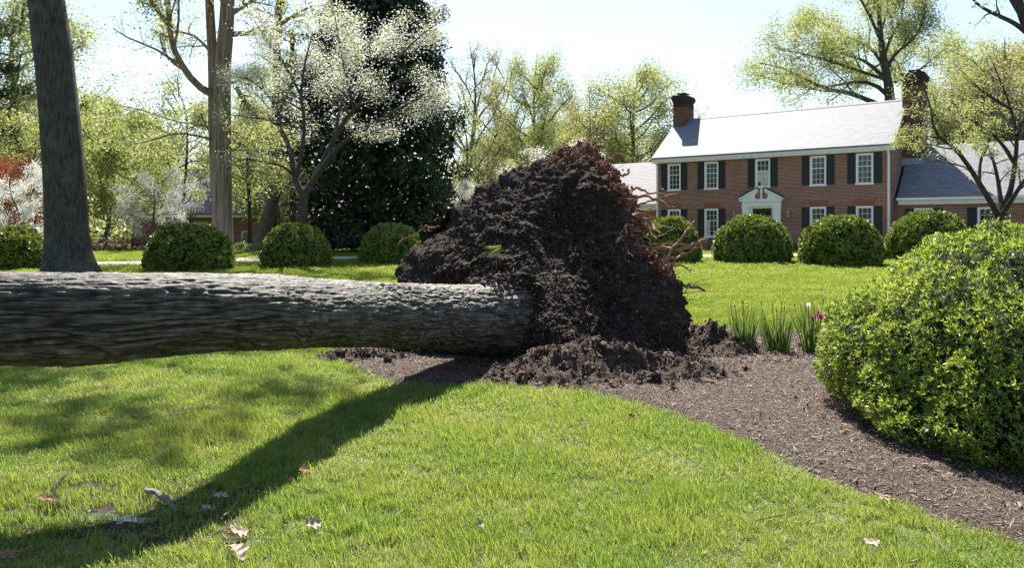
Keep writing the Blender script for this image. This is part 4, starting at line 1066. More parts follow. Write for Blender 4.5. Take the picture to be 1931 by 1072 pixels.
tree_parts(t, (b0[0], Y, g0), tk, lm, [dict(per=11, t0=.15, t1=1, ang=.75, ratio=.48, n=6, wob=.16, trop=.02), dict(per=5, t0=.2, t1=1, ang=.7, ratio=.5, n=4, wob=.2, trop=.0)],
           [('leaf_lime', 28, .11, .6, .3, .2, 'crown', 2), ('leaf_lime', 30, .11, .6, .34, .2, 'crown', 1)], M['bark_cedar'], 4, sides=(22, 8, 4, 3, 3))

# white flowering dogwood in front
Y = 30.0; g0 = float(ground(0, Y)); b0 = W(566, 505, Y)
t = thing('dogwood_tree', 'spreading dogwood full of white blossom, its grey trunk in front of a yew', 'tree', (b0[0], Y, g0))
tk = [(PX(Y, [(567, 508), (566, 490), (568, 430), (573, 366)]), [.30, .225, .195, .175])]
lm = [(PX(Y, [(573, 368), (598, 330), (612, 300), (634, 255), (668, 205), (712, 172), (760, 150), (812, 140)], [0, .1, .2, .1, -.3, -.7, -1, -1.2]), [.15, .13, .12, .105, .09, .07, .05, .02]),
      (PX(Y, [(590, 345), (620, 300), (660, 258), (712, 228), (752, 205), (802, 176)], [0, -.6, -1.2, -1.7, -2.2, -2.6]), [.12, .105, .09, .07, .05, .02]),
      (PX(Y, [(572, 372), (560, 345), (553, 318), (546, 278), (528, 240), (526, 206), (544, 176), (556, 140), (558, 90)], [0, .1, .2, .4, .6, .8, 1, 1.2, 1.4]), [.14, .125, .11, .10, .09, .08, .06, .045, .02]),
      (PX(Y, [(556, 345), (562, 320), (570, 280), (574, 232), (568, 180), (575, 120), (590, 60)], [.2, 0, -.3, -.5, -.6, -.7, -.8]), [.10, .09, .08, .07, .055, .04, .015]),
      (PX(Y, [(553, 330), (530, 312), (505, 308), (470, 300), (440, 306)], [.1, -.5, -1.1, -1.8, -2.3]), [.05, .045, .035, .025, .01]), (PX(Y, [(526, 206), (500, 175), (470, 150), (445, 145)], [.8, .9, 1.2, 1.6]), [.06, .05, .035, .012]),
      (PX(Y, [(634, 255), (640, 210), (662, 150), (690, 90), (716, 40)], [.1, .6, 1, 1.5, 1.9]), [.07, .06, .05, .035, .012]), (PX(Y, [(690, 188), (740, 120), (790, 70), (830, 40)], [-.5, 0, .4, .7]), [.06, .05, .035, .012]),
      (PX(Y, [(668, 205), (650, 130), (640, 80), (630, 20)], [-.3, -1, -1.5, -2]), [.06, .05, .035, .012]), (PX(Y, [(568, 180), (530, 110), (500, 70), (480, 40)], [-.6, -1.2, -1.8, -2.2]), [.055, .045, .03, .012])]
tree_parts(t, (b0[0], Y, g0), tk, lm, [dict(per=8, t0=.35, t1=1, ang=.85, ratio=.38, n=6, wob=.14, trop=.0, flat=.5), dict(per=5, t0=.25, t1=1, ang=.75, ratio=.48, n=4, wob=.18, trop=.03, flat=.4), dict(per=3, t0=.3, t1=1, ang=.7, ratio=.55, n=3, wob=.2, trop=.04)],
           [('bloom', 21, .060, .85, .24, 1.4, 'blossom', 3), ('leaf_lime', 12, .06, .5, .12, .6, 'crown', 3)], M['bark_dog'], 12, sides=(14, 8, 4, 3, 3), clip=lambda C: (C[:, 2] > 4.4 + .25 * np.abs(C[:, 0] + 7)) | (np.random.RandomState(1).rand(len(C)) < .12))

# magnolia: dense, dark, cone-shaped, down to the ground
Y = 41.0; g0 = float(ground(0, Y)); bx = W(710, 0, Y)[0]
t = thing('magnolia_tree', 'tall dense dark evergreen magnolia with glossy leaves behind the dogwood', 'tree', (bx, Y, g0))
rg = np.random.RandomState(15); H_ = 16.5
def mag_r(z): return np.interp(z, [0, 1.2, 3, 7, 10, 13, 16.5], [3.3, 4.0, 4.5, 4.5, 4.0, 3.1, .4])
mb = MB(); mb.tube([(0, 0, -.1), (.1, 0, 4), (0, .1, 9), (0, 0, 15)], [.36, .28, .17, .04], 10)
bp_, cl = [], []
for k in range(170):
    z = rg.uniform(.6, 15.6); a = rg.uniform(0, 2 * PI); r = mag_r(z) * rg.uniform(.66, 1.22)
    bp_.append(([(0, 0, max(z - 1.2, .3)), (math.cos(a) * r * .5, math.sin(a) * r * .5, z - .5), (math.cos(a) * r, math.sin(a) * r, z)], [.06, .04, .015])); cl.append((math.cos(a) * r * .93, math.sin(a) * r * .93, z, rg.uniform(.45, .95)))
P1, R1 = pack(bp_, 6); v, f = tubes(P1, R1, 4); mb.add(v, f); mb.build('trunk', M['bark_dark'], t, True)
C, Nr = [], []
for (x, y, z, r) in cl:
    n = int(190 * (r / .7) ** 2); d = unit(rg.normal(size=(n, 3))); C.append(np.array([x, y, z]) + d * np.array([r, r, r * .75]) * rg.uniform(.55, 1.05, (n, 1))); Nr.append(unit(d + rg.normal(0, .6, (n, 3)) + [0, 0, .3]))
C, Nr = np.vstack(C), np.vstack(Nr); k = C[:, 2] > .15; v, f = leaves(rg, C[k], Nr[k], .21, .42)
mk('crown', v, f, M['leaf_mag'], t)
n = 17000; z = rg.uniform(.2, 15, n); a = rg.uniform(0, 2 * PI, n); r = mag_r(z) * np.sqrt(rg.uniform(.02, .85, n)); C = np.column_stack([r * np.cos(a), r * np.sin(a), z]); v, f = leaves(rg, C, unit(rg.normal(size=(n, 3))), .46, .5)
mk('inner_foliage', v, f, M['leaf_mag'], t)

# generic spring trees, grown at the origin, shared and scaled
def proto(seed, h, trunk_h, spread, nl, per, leafn, lsize, leaf, bark_m, up=.5, rad=.24, fork=False, ratio=.42, droop=.02, twig=4, bare=1.0, t0=.25, jit=.22):
    rg = np.random.RandomState(seed); root = bpy.data.objects.new('tree_source', None)
    tp = [np.array([0, 0, -.2]), np.array([rg.normal(0, .1), rg.normal(0, .1), trunk_h * .5]), np.array([rg.normal(0, .2), rg.normal(0, .2), trunk_h]), np.array([rg.normal(0, .4), rg.normal(0, .4), h * .72]), np.array([rg.normal(0, .5), rg.normal(0, .5), h * .97])]
    tr_ = [rad * 1.5, rad, rad * .85, rad * .4, rad * .08]; lim = []
    zc, hz = (trunk_h * .85 + h) / 2, (h - trunk_h * .85) / 2
    for k in range(nl):
        a = k * 2.4 + rg.uniform(-.4, .4); q_ = (k + .5) / nl; zt = zc + hz * (-.75 + 1.65 * q_) * rg.uniform(.92, 1.04); rr_ = spread * math.sqrt(max(.05, 1 - ((zt - zc) / hz) ** 2)) * rg.uniform(.78, 1.08)
        z0 = min(max(trunk_h * .8, zt - up * rr_ - .2), h * .82) * rg.uniform(.9, 1.0); base = np.array([0, 0, z0]); tip = np.array([math.cos(a) * rr_, math.sin(a) * rr_, zt])
        m1 = base + (tip - base) * .38 + [0, 0, -.06 * rr_] + rg.normal(0, .12, 3); m2 = base + (tip - base) * .72 + rg.normal(0, .15, 3)
        lim.append(([base, m1, m2, tip], [rad * .45 * (1 - .4 * q_), rad * .32, rad * .2, rad * .06]))
    tree_parts(root, (0, 0, 0), [(tp, tr_)], lim, [dict(per=per, t0=t0, t1=1, ang=.7, ratio=ratio, n=5, wob=.14, trop=.06), dict(per=twig, t0=.2, t1=1, ang=.65, ratio=.5, n=4, wob=.18, trop=.05)], [(leaf, leafn, lsize, .6, jit, .25, 'crown', 2)], bark_m, seed, sides=(9, 5, 3, 3, 3))
    kids = list(root.children)
    for o in kids: o.parent = None; COL.objects.unlink(o)
    return kids
SRC = {
 'round': proto(51, 15, 4.2, 4.6, 24, 8, 38, .15, 'leaf_lime', M['bark_dark'], .45, twig=6, jit=.5),
 'round2': proto(52, 14, 2.8, 4.6, 24, 8, 36, .15, 'leaf_olive', M['bark_dark'], .75, ratio=.45, twig=6, jit=.45),
 'tall': proto(53, 17, 5.0, 3.3, 20, 9, 12, .12, 'leaf_olive', M['bark_grey'], 1.1, rad=.22, twig=5),
 'under': proto(54, 8, 1.6, 3.2, 20, 9, 26, .14, 'leaf_green', M['bark_grey'], .35, rad=.11),
 'under2': proto(55, 9, 1.8, 3.0, 20, 9, 24, .13, 'leaf_lime', M['bark_grey'], .5, rad=.10),
 'pine': proto(56, 18, 6.0, 3.6, 18, 9, 24, .2, 'leaf_pine', M['bark_dark'], .1, rad=.25),
 'dogwood': proto(57, 6.0, 1.2, 3.1, 14, 9, 30, .085, 'bloom', M['bark_grey'], .22, rad=.10, jit=.16),
 'maple': proto(58, 5.5, 1.0, 2.8, 12, 9, 14, .14, 'leaf_red', M['bark_dark'], .3, rad=.10),
 'slim': proto(59, 12, 2.6, 2.2, 16, 7, 12, .14, 'leaf_lime', M['bark_dark'], .35, rad=.13),
}
def plant(kind, px, Y, s, label, name, rz, group=None, sxy=None, cat='tree'):
    x = (px - CX) / FPX * Y; z = float(ground(x, Y))
    t = thing(name, label, cat, (x, Y, z), rz, group)
    for o in SRC[kind]: c = o.copy(); COL.objects.link(c); c.parent = t
    t.scale = (sxy or s, sxy or s, s)
    return t
GB = 'trees behind the root ball'
plant('tall', 893, 56, .92, 'thin, almost bare tree just beside the magnolia against the sky', 'bare_tree', .3, GB)
plant('tall', 950, 66, 1.02, 'sparse grey-stemmed tree between the bare tree and the yellow-green one', 'bare_tree', 2.3, GB)
plant('round', 1006, 62, 1.06, 'yellow-green spring tree above the summit of the root ball', 'spring_tree', 1.0, GB, .80)
plant('round', 1195, 68, 1.09, 'broad rounded pale green tree beside the house chimney', 'spring_tree', 2.2, GB, 1.17)
plant('round2', 1110, 70, .98, 'pale green tree filling the gap between the two rounded crowns', 'spring_tree', 4.2, GB, .95)
plant('round2', 1265, 84, .9, 'dim olive tree directly behind the left house chimney', 'spring_tree', 5.2, GB)
plant('slim', 866, 50, .85, 'slender leaning tree at the edge of the dark magnolia', 'slim_tree', 1.2, GB)
plant('under2', 985, 48, .62, 'low yellow-green tree seen just over the root ball flank', 'understorey_tree', 1.7, GB)
plant('dogwood', 1050, 44, 1.05, 'white dogwood in bloom peeping over the root ball', 'dogwood_tree', .4, 'white dogwoods')
plant('dogwood', 905, 46, .70, 'faint white dogwood low behind the flank of the root ball', 'dogwood_tree', 3.4, 'white dogwoods')
plant('round2', 925, 82, .86, 'pale tree low behind the bare tree beside the magnolia', 'spring_tree', 2.0, GB)
plant('round', 1060, 80, .88, 'pale green tree straight behind the summit of the root ball', 'spring_tree', 5.0, GB, .95)
plant('round2', 1150, 86, .9, 'faint pale tree between the gap-filling tree and the broad rounded one', 'spring_tree', .9, GB, 1.05)
plant('round', 975, 88, .92, 'faint tree behind the yellow-green tree, nearer the magnolia', 'spring_tree', 3.7, GB, 1.0)
GL = 'trees beyond the far lawn'
plant('under', 205, 46, 1.12, 'bright green bushy tree between the leaning oak and the far house', 'understorey_tree', .5, GL)
plant('under2', 250, 54, 1.15, 'airy yellow-green tree in front of the far house gable', 'understorey_tree', 2.5, GL)
plant('slim', 337, 47, .95, 'slender straight-stemmed young tree before the far house roof', 'slim_tree', .9, GL)
plant('under', 150, 58, 1.35, 'green tree showing on the right edge of the oak trunk', 'understorey_tree', 4.0, GL)
plant('dogwood', 292, 44, .80, 'white dogwood spreading in tiers against the far brick gable', 'dogwood_tree', 1.1, 'white dogwoods')
plant('dogwood', 48, 39, .78, 'white dogwood hugging the shaded side of the oak trunk', 'dogwood_tree', 2.1, 'white dogwoods')
plant('maple', 12, 43, 1.0, 'red-leaved maple at the photo edge', 'red_maple', .6)
plant('pine', -60, 52, .95, 'pine with dark needles at the photo edge behind the maple', 'pine_tree', .2, GL)
plant('round', 20, 60, 1.42, 'yellow-green tall tree behind the pine at the photo edge', 'spring_tree', 1.4, GL)
plant('under2', 80, 50, 1.1, 'light green tree between the red maple and the oak', 'understorey_tree', .4, GL)
plant('slim', 470, 49, .80, 'thin dark-stemmed tree in front of the far house window', 'slim_tree', 3.0, GL)
plant('under', 520, 56, 1.15, 'green tree filling the gap beside the magnolia', 'understorey_tree', 1.9, GL)
plant('round2', 470, 66, .90, 'olive spring tree behind the far house roof', 'spring_tree', 3.3, GL)
plant('tall', 545, 62, .95, 'sparse tall tree peeping between cedar and magnolia', 'bare_tree', 1.1, GL)
plant('round', 300, 78, .72, 'low lime tree beyond the far house ridge', 'spring_tree', .1, GL)
GR = 'trees behind the house'
plant('round2', 1800, 66, 1.12, 'olive-leaved tree behind the low wing', 'spring_tree', .8, GR)
plant('round', 1895, 64, 1.2, 'yellow-green tree at the far edge behind the low wing', 'spring_tree', 2.9, GR)
plant('tall', 1850, 60, .9, 'thin grey tree standing behind the wing ridge', 'bare_tree', 4.2, GR)
plant('round2', 1990, 62, 1.3, 'olive tree cut off by the photo edge behind the wing', 'spring_tree', 1.9, GR)
plant('pine', 1760, 74, .72, 'dim pine beside the right chimney', 'pine_tree', .9, GR)
# stout trunks in the shade between cedar and magnolia
for k, (pts, Y, r0, r1, lab) in enumerate([([(512, 470), (514, 400), (516, 320), (518, 240), (522, 120), (530, -60)], 45, .32, .2, 'straight brown trunk rising beside the leaning one'),
                                            ([(492, 472), (500, 430), (510, 395), (528, 330), (536, 250), (540, 120)], 43, .46, .18, 'stout leaning grey trunk between cedar and yew'),
                                            ([(552, 468), (553, 420), (552, 330), (548, 220), (552, 60)], 48, .24, .15, 'dark upright trunk right beside the dogwood stem'),
                                            ([(470, 468), (471, 430), (470, 380), (466, 300), (470, 200)], 46, .14, .07, 'thin dark trunk in front of the far brick wall')]):
    b = W(pts[0][0], pts[0][1], Y); g0 = float(ground(0, Y)); t = thing('tree', lab, 'tree', (b[0], Y, g0), 0, 'trunks in the shade')
    tp = [np.array([b[0], Y, g0 - .1])] + [W(p[0], p[1], Y) for p in pts[1:]]
    tree_parts(t, (b[0], Y, g0), [(tp, list(np.linspace(r0, r1, len(tp))))], [], [dict(per=14, t0=.28, t1=1, ang=1.1, ratio=.26, n=6, wob=.16, trop=.02), dict(per=6, t0=.25, t1=1, ang=.7, ratio=.5, n=4, wob=.2, trop=.02)],
               [('leaf_green', 20, .12, .6, .16, .2, 'crown', 2)], M['bark_grey' if k == 1 else 'bark_dark'], 60 + k, sides=(12, 5, 4, 3, 3))
# big oak behind the house
Y = 86.0; g0 = float(ground(0, Y)); b0 = W(1676, 460, Y)
t = thing('oak_tree', 'great spreading oak in young leaf rising over the house roof', 'tree', (b0[0], Y, g0))
tk = [([np.array([b0[0], Y, g0 - .2])] + PX(Y, [(1678, 320), (1678, 200), (1676, 165), (1668, 120), (1660, 60), (1655, -20), (1650, -110)]), [.75, .62, .55, .50, .40, .28, .2, .06])]
def ol(pts, dep, r0): return (PX(Y, pts, list(np.linspace(0, dep, len(pts)))), list(np.linspace(r0, .05, len(pts))))
lm = [ol([(1676, 205), (1640, 190), (1600, 175), (1560, 168), (1520, 150), (1480, 130), (1430, 118)], -3, .34), ol([(1674, 180), (1650, 160), (1620, 153), (1580, 160), (1540, 165), (1490, 160), (1420, 138)], 3, .28),
      ol([(1672, 150), (1650, 130), (1625, 112), (1590, 100), (1550, 70), (1500, 45)], -2, .26), ol([(1668, 125), (1640, 90), (1600, 70), (1570, 55), (1520, 20)], 4, .22), ol([(1672, 130), (1690, 100), (1720, 75), (1740, 40), (1746, -10)], -3, .22),
      ol([(1666, 110), (1680, 70), (1700, 30), (1706, -30)], 3, .2), ol([(1662, 80), (1640, 30), (1610, -20), (1570, -50)], -4, .2), ol([(1675, 160), (1720, 140), (1760, 110), (1790, 80)], 5, .18),
      ol([(1660, 60), (1680, 10), (1720, -30)], 6, .18), ol([(1672, 140), (1660, 120), (1630, 140), (1600, 130)], 8, .22), ol([(1670, 140), (1680, 110), (1700, 120), (1730, 100)], 9, .2), ol([(1672, 150), (1640, 140), (1580, 120), (1530, 105), (1460, 90)], -6, .22)]
tree_parts(t, (b0[0], Y, g0), tk, lm, [dict(per=9, t0=.22, t1=1, ang=.8, ratio=.36, n=6, wob=.2, trop=.05), dict(per=5, t0=.2, t1=1, ang=.75, ratio=.5, n=4, wob=.22, trop=.04), dict(per=3, t0=.2, t1=1, ang=.7, ratio=.55, n=3, wob=.2, trop=0)],
           [('leaf_lime', 42, .225, .6, .70, .25, 'crown', 3)], M['bark_oak'], 23, sides=(14, 7, 4, 3, 3))
# low-branched tree in young leaf before the wing
Y = 25.0; g0 = float(ground(0, Y)); b0 = W(1872, 500, Y)
t = thing('young_tree', 'low-forked tree with layered pale leaves in front of the wing', 'tree', (b0[0], Y, g0))
tk = [([np.array([b0[0], Y, g0 - .1])] + PX(Y, [(1878, 440), (1884, 405)]), [.2, .16, .14])]
def yl(pts, dep, r0): return (PX(Y, pts, list(np.linspace(0, dep, len(pts)))), list(np.linspace(r0, .012, len(pts))))
lm = [yl([(1884, 412), (1866, 378), (1846, 345), (1824, 310), (1800, 280), (1776, 262), (1762, 250), (1757, 215), (1750, 185), (1735, 150)], -1.2, .10), yl([(1886, 410), (1904, 365), (1914, 310), (1917, 255), (1906, 205), (1890, 160), (1868, 110)], .8, .105),
      yl([(1880, 420), (1896, 395), (1925, 350), (1960, 300), (1990, 260)], -1, .11), yl([(1914, 310), (1888, 270), (1850, 238), (1808, 215), (1770, 200)], -.6, .07), yl([(1846, 345), (1850, 300), (1866, 262), (1840, 235)], 1, .06),
      yl([(1906, 205), (1880, 190), (1850, 170), (1820, 140), (1800, 120)], 1.5, .06), yl([(1776, 262), (1750, 257), (1722, 254), (1694, 256)], -.6, .035), yl([(1917, 255), (1940, 200), (1960, 150)], 1.2, .07), yl([(1890, 400), (1880, 330), (1864, 280), (1840, 260)], 2, .08)]
tree_parts(t, (b0[0], Y, g0), tk, lm, [dict(per=8, t0=.3, t1=1, ang=.85, ratio=.34, n=5, wob=.13, trop=.0, flat=.5), dict(per=4, t0=.25, t1=1, ang=.75, ratio=.5, n=4, wob=.16, trop=.0, flat=.4), dict(per=3, t0=.25, t1=1, ang=.7, ratio=.5, n=3, wob=.15, trop=.0)],
           [('leaf_lime', 13, .062, .6, .10, 1.0, 'crown', 3)], M['bark_dark'], 33, sides=(12, 7, 4, 3, 3), clip=lambda C: C[:, 2] > 2.35)
# limb of a tree standing outside the frame
Y = 33.0; g0 = float(ground(0, Y)); b0 = W(2010, 480, Y)
t = thing('tall_tree', 'dark forked limbs reaching in at the top corner over the young tree', 'tree', (b0[0], Y, g0))
tk = [([np.array([b0[0], Y, g0 - .2])] + PX(Y, [(2006, 300), (1990, 160), (1950, 70), (1926, 20), (1905, -60)]), [.5, .42, .36, .26, .2, .12])]
lm = [(PX(Y, [(1952, 75), (1915, 45), (1880, 28), (1850, 12), (1826, -10)], [0, -.3, -.6, -1, -1.4]), [.12, .10, .085, .06, .03]), (PX(Y, [(1935, 40), (1916, 10), (1900, -20), (1890, -70)], [0, .4, .8, 1]), [.15, .13, .11, .06]),
      (PX(Y, [(1990, 150), (2040, 60), (2090, 10)], [0, .8, 1.2]), [.2, .15, .05]), (PX(Y, [(1920, 0), (1960, -80), (1990, -140)], [0, 1, 2]), [.16, .1, .04])]
tree_parts(t, (b0[0], Y, g0), tk, lm, [dict(per=6, t0=.4, t1=1, ang=.7, ratio=.4, n=5, wob=.15, trop=.03), dict(per=3, t0=.3, t1=1, ang=.7, ratio=.5, n=4, wob=.2, trop=.0)], [('leaf_olive', 5, .12, .6, .12, .2, 'crown', 2)], M['bark_dark'], 37, sides=(14, 7, 4, 3, 3))

# far wood all round: one mass
rg = np.random.RandomState(71); VV, FF, off = [], [], 0; TP, TR = [], []
for k in range(260):
    a = rg.uniform(0, 2 * PI); d_ = rg.uniform(88, 125); x, y = d_ * math.sin(a), d_ * math.cos(a) + 5
    if abs(a - 0) < 1 or abs(a - 2 * PI) < 1: h = rg.uniform(9, 13.5) if x > -30 else rg.uniform(12, 19)
    else: h = rg.uniform(11, 19)
    g0 = float(ground(x, y)); TP.append([(x, y, g0), (x + rg.normal(0, .4), y, g0 + h * .6), (x + rg.normal(0, .6), y, g0 + h)]); TR.append([.3, .2, .05])
    n = 400; d = unit(rg.normal(size=(n, 3))); C = np.array([x, y, g0 + h * .54]) + d * np.array([rg.uniform(3, 5), rg.uniform(3, 5), h * .47]) * (rg.uniform(.35, 1, (n, 1)) ** .6) * (1 + .3 * fbm(d * 2 + k, 2, 5))[:, None]
    v, f = leaves(rg, C, unit(rg.normal(size=(n, 3))), .75, .6); VV.append(v); FF.append(f + off); off += len(v)
M['far_leaf'] = leafmat('far_wood_leaf', (.16, .20, .065), (.31, .34, .14), .5, .6, ttint=(1.1, 1.08, .8))
wd_ = mk('far_woodland', np.vstack(VV), np.vstack(FF), M['far_leaf']); tag(wd_, 'distant woodland in young leaf closing the view', kind='stuff')
v, f = tubes(np.array(TP), np.array(TR), 4); mk('far_trunks', v, f, M['bark_dark'], wd_)['kind'] = 'stuff'

rg = np.random.RandomState(72); C = []
for k in range(210):
    a = rg.uniform(-1.0, 1.0) if k < 150 else rg.uniform(1, 5.3); d_ = rg.uniform(72, 90); x, y = d_ * math.sin(a), d_ * math.cos(a) + 3; h = rg.uniform(2.2, 5.2); n = 240; d = dome_dirs(rg, n, 0)
    C.append(np.array([x, y, float(ground(x, y))]) + d * np.array([rg.uniform(2, 4.5), 2.2, h]) * rg.uniform(.4, 1, (n, 1)) ** .5 * (1 + .3 * fbm(d * 2 + k, 2, 8))[:, None])
C = np.vstack(C); v, f = leaves(rg, C, unit(rg.normal(size=C.shape)), .5, .6)
tag(mk('undergrowth', v, f, M['far_leaf']), 'tangled green undergrowth along the edge of the far wood', kind='stuff')

# ------------------------------------------------------------------ shrubs, hedge, ground cover
def leafy(name, label, cat, x, y, rx, ry, h, n, size, mat, seed, group=None, stem=True, asp=.5):
    rg = np.random.RandomState(seed); t = thing(name, label, cat, (x, y, float(ground(x, y))), 0, group)
    d = dome_dirs(rg, n, -.1); P = d * np.array([rx, ry, h]) * (rg.uniform(.45, 1.0, (n, 1)) ** .5) * (1 + .16 * fbm(d * 3, 3, seed))[:, None]; P[:, 2] = np.abs(P[:, 2]) + .03
    v, f = leaves(rg, P, unit(d + rg.normal(0, .7, (n, 3)) + [0, 0, .3]), size, asp); mk('foliage', v, f, M[mat], t)
    b = MB()
    for k in range(7):
        a = rg.uniform(0, 6.3); b.tube([(0, 0, -.03), (rx * .4 * math.cos(a), ry * .4 * math.sin(a), h * .45), (rx * .7 * math.cos(a), ry * .7 * math.sin(a), h * .85)], [.025, .016, .006], 4)
    b.build('stem', M['bark_dark'], t); KEEPOUT.append((x, y, max(rx, ry) * .8)); return t
for k, (px, lab) in enumerate([(192, 'low purple barberry, the first beside the oak trunk'), (222, 'low purple barberry, second along from the oak trunk'), (252, 'low purple barberry, third along from the oak trunk'), (283, 'low purple barberry next to the wide dark yew'), (160, 'low purple barberry half hidden by the oak trunk')]):
    x = (px - CX) / FPX * 42; leafy('barberry_bush', lab, 'bush', x, 42, .55, .5, .78, 900, .085, 'leaf_purple', 400 + k, 'barberry hedge')
for k, (px, Y, h, lab) in enumerate([(455, 41, .55, 'pale leafy groundcover clump just right of the cedar base'), (482, 40.5, .5, 'pale leafy groundcover clump touching the dogwood yew')]):
    leafy('groundcover_clump', lab, 'plant', (px - CX) / FPX * Y, Y, .75, .55, h, 900, .10, 'pale_shrub', 420 + k, 'pale groundcover')
hx = lambda u, v: (HL[0] + u * .8 + v * .6, HL[1] - u * .6 + v * .8)
for k, (u, v, r, h, mt, lab) in enumerate([(4.3, -1.0, .6, .85, 'shrub', 'dark foundation shrub below the curtained ground-floor window'), (8.9, -.8, .5, .55, 'shrub', 'low foundation shrub right of the front door'), (10.4, -.8, .55, .6, 'shrub', 'low foundation shrub between the two end windows'),
                                          (1.5, -1.0, .6, .8, 'shrub', 'dark foundation shrub below the first ground-floor window'), (3.0, -2.2, .45, .45, 'pale_shrub', 'small pale flowering shrub in front of the house left of the door'), (12.6, -1.6, .7, 1.1, 'pale_shrub', 'pale shrub by the downspout at the house corner'),
                                          (17.9, -1.6, .95, 2.5, 'shrub', 'tall dark glossy shrub beside the last visible wing window')]):
    x, y = hx(u, v); leafy('foundation_shrub', lab, 'bush', x, y, r, r, h, 1500 if h > 2 else 700, .10, mt, 440 + k, 'shrubs along the house')
# bare many-stemmed crape myrtle
Y = 45.0; x = (352 - CX) / FPX * Y; t = thing('crape_myrtle', 'bare vase-shaped shrub of many upright brown stems before the far house', 'bush', (x, Y, float(ground(x, Y))))
rg = np.random.RandomState(9); pl = []
for k in range(16):
    a = rg.uniform(0, 6.3); s = rg.uniform(.2, 1.0); pl.append(([(rg.normal(0, .08), rg.normal(0, .08), 0), (s * .35 * math.cos(a), s * .35 * math.sin(a), 1.1), (s * .9 * math.cos(a), s * .9 * math.sin(a), rg.uniform(2.0, 2.7))], [.035, .028, .014]))
P1, R1 = pack(pl, 8); P2, R2_ = children(rg, P1, R1, 5, .4, 1, .5, .3, 4, .12, .1); mb = MB(); mb.add(*tubes(P1, R1, 5)); mb.add(*tubes(P2, R2_, 3)); mb.build('stem', M['bark_grey'], t, True)
# ornamental grasses by the far wall
for k, (px, lab) in enumerate([(458, 'grassy clump below the small far window'), (488, 'grassy clump at the foot of the stout leaning trunk')]):
    v, f = blades(np.random.RandomState(k), 70, .9, .03, 1, .35, .15, 4); x = (px - CX) / FPX * 50; o = mk('grass_clump', v, f, M['strap']); o.location = (x, 50, float(ground(x, 50))); tag(o, lab, 'plant', 'grassy clumps by the far house')

# bulbs at the back of the bed
def bulb_clump(px, py, h, n, label, seed):
    g = G(px, py); t = thing('bulb_clump', label, 'plant', (g[0], g[1], .02), 0, 'spring bulb clumps'); rg = np.random.RandomState(seed)
    v, f = blades(rg, int(n * 1.9), h, .024, 1, .30, .10, 6, .6); mk('leaf_blades', v, f, M['strap'], t)
    for k in range(5):
        a = rg.uniform(0, 6.3); r = rg.uniform(.05, .16); hh = h * rg.uniform(.8, 1.08); p = [(r * .4 * math.cos(a), r * .4 * math.sin(a), 0), (r * math.cos(a), r * math.sin(a), hh * .6), (r * 1.3 * math.cos(a), r * 1.3 * math.sin(a), hh)]
        b = MB(); b.tube(p, [.005, .004, .004], 5); st_ = b.build('flower_stalk', M['strap'], t); c = np.array(p[-1])
        s = MB(); s.lathe([(.002, 0), (.009, .012), (.006, .03), (.012, .036), (.0, .045)], 0, 0, 7); so = s.build('spent_flower', M['dry_leaf2'], st_); so.location = c
    return t, g
bulb_clump(1402, 664, .58, 48, 'clump of strappy bulb leaves nearest the root ball, no flowers', 1)
bulb_clump(1467, 668, .55, 46, 'middle clump of strappy bulb leaves of the three', 2)
t3, g3 = bulb_clump(1530, 668, .62, 44, 'clump of strappy bulb leaves with purple tulips beside the big yew', 3)
for k, (px, py) in enumerate([(1534, 601), (1544, 594), (1549, 599)]):
    c = W(px, py, g3[1] - .12) - np.array([g3[0], g3[1], .02])
    b = MB(); b.tube([(c[0] * .4, c[1] * .2, 0), (c[0] * .9, c[1] * .8, c[2] * .6), (c[0], c[1], c[2] - .03)], [.006, .005, .004], 5); sk = b.build('tulip_stem', M['strap'], t3)
    for j in range(6):
        a = j * PI / 3; rr = .028 if j % 2 else .024; row = []
        for s in range(6):
            u = s / 5; rad_ = rr * (.25 + 1.1 * math.sin(min(u * 1.9, PI / 2)) - .35 * u); wd2 = .021 * math.sin(PI * min(u * .92 + .06, 1)) + .001
            cc = np.array([math.cos(a) * rad_, math.sin(a) * rad_, u * .068 - .03]); pp_ = np.array([-math.sin(a), math.cos(a), 0]) * wd2; row += [cc - pp_, cc + pp_]
        o = mk('petal', np.array(row) + c, np.array([[2 * s, 2 * s + 1, 2 * s + 3, 2 * s + 2] for s in range(5)]), M['tulip'], sk)
c = W(1524, 576, g3[1]) - np.array([g3[0], g3[1], .02]); rg = np.random.RandomState(4)
b = MB(); b.tube([(0, 0, 0), (c[0] * .8, c[1], c[2] * .6), tuple(c)], [.005] * 3, 5); sk = b.build('daffodil_stem', M['strap'], t3)
for j in range(6):
    a = j * PI / 3; d = np.array([math.cos(a), -.5, math.sin(a)]); p2 = np.array([-math.sin(a), 0, math.cos(a)]); mk('petal', np.array([c, c + d * .02 + p2 * .014, c + d * .042, c + d * .02 - p2 * .014]), np.array([[0, 1, 2, 3]]), M['white_petal'], sk)

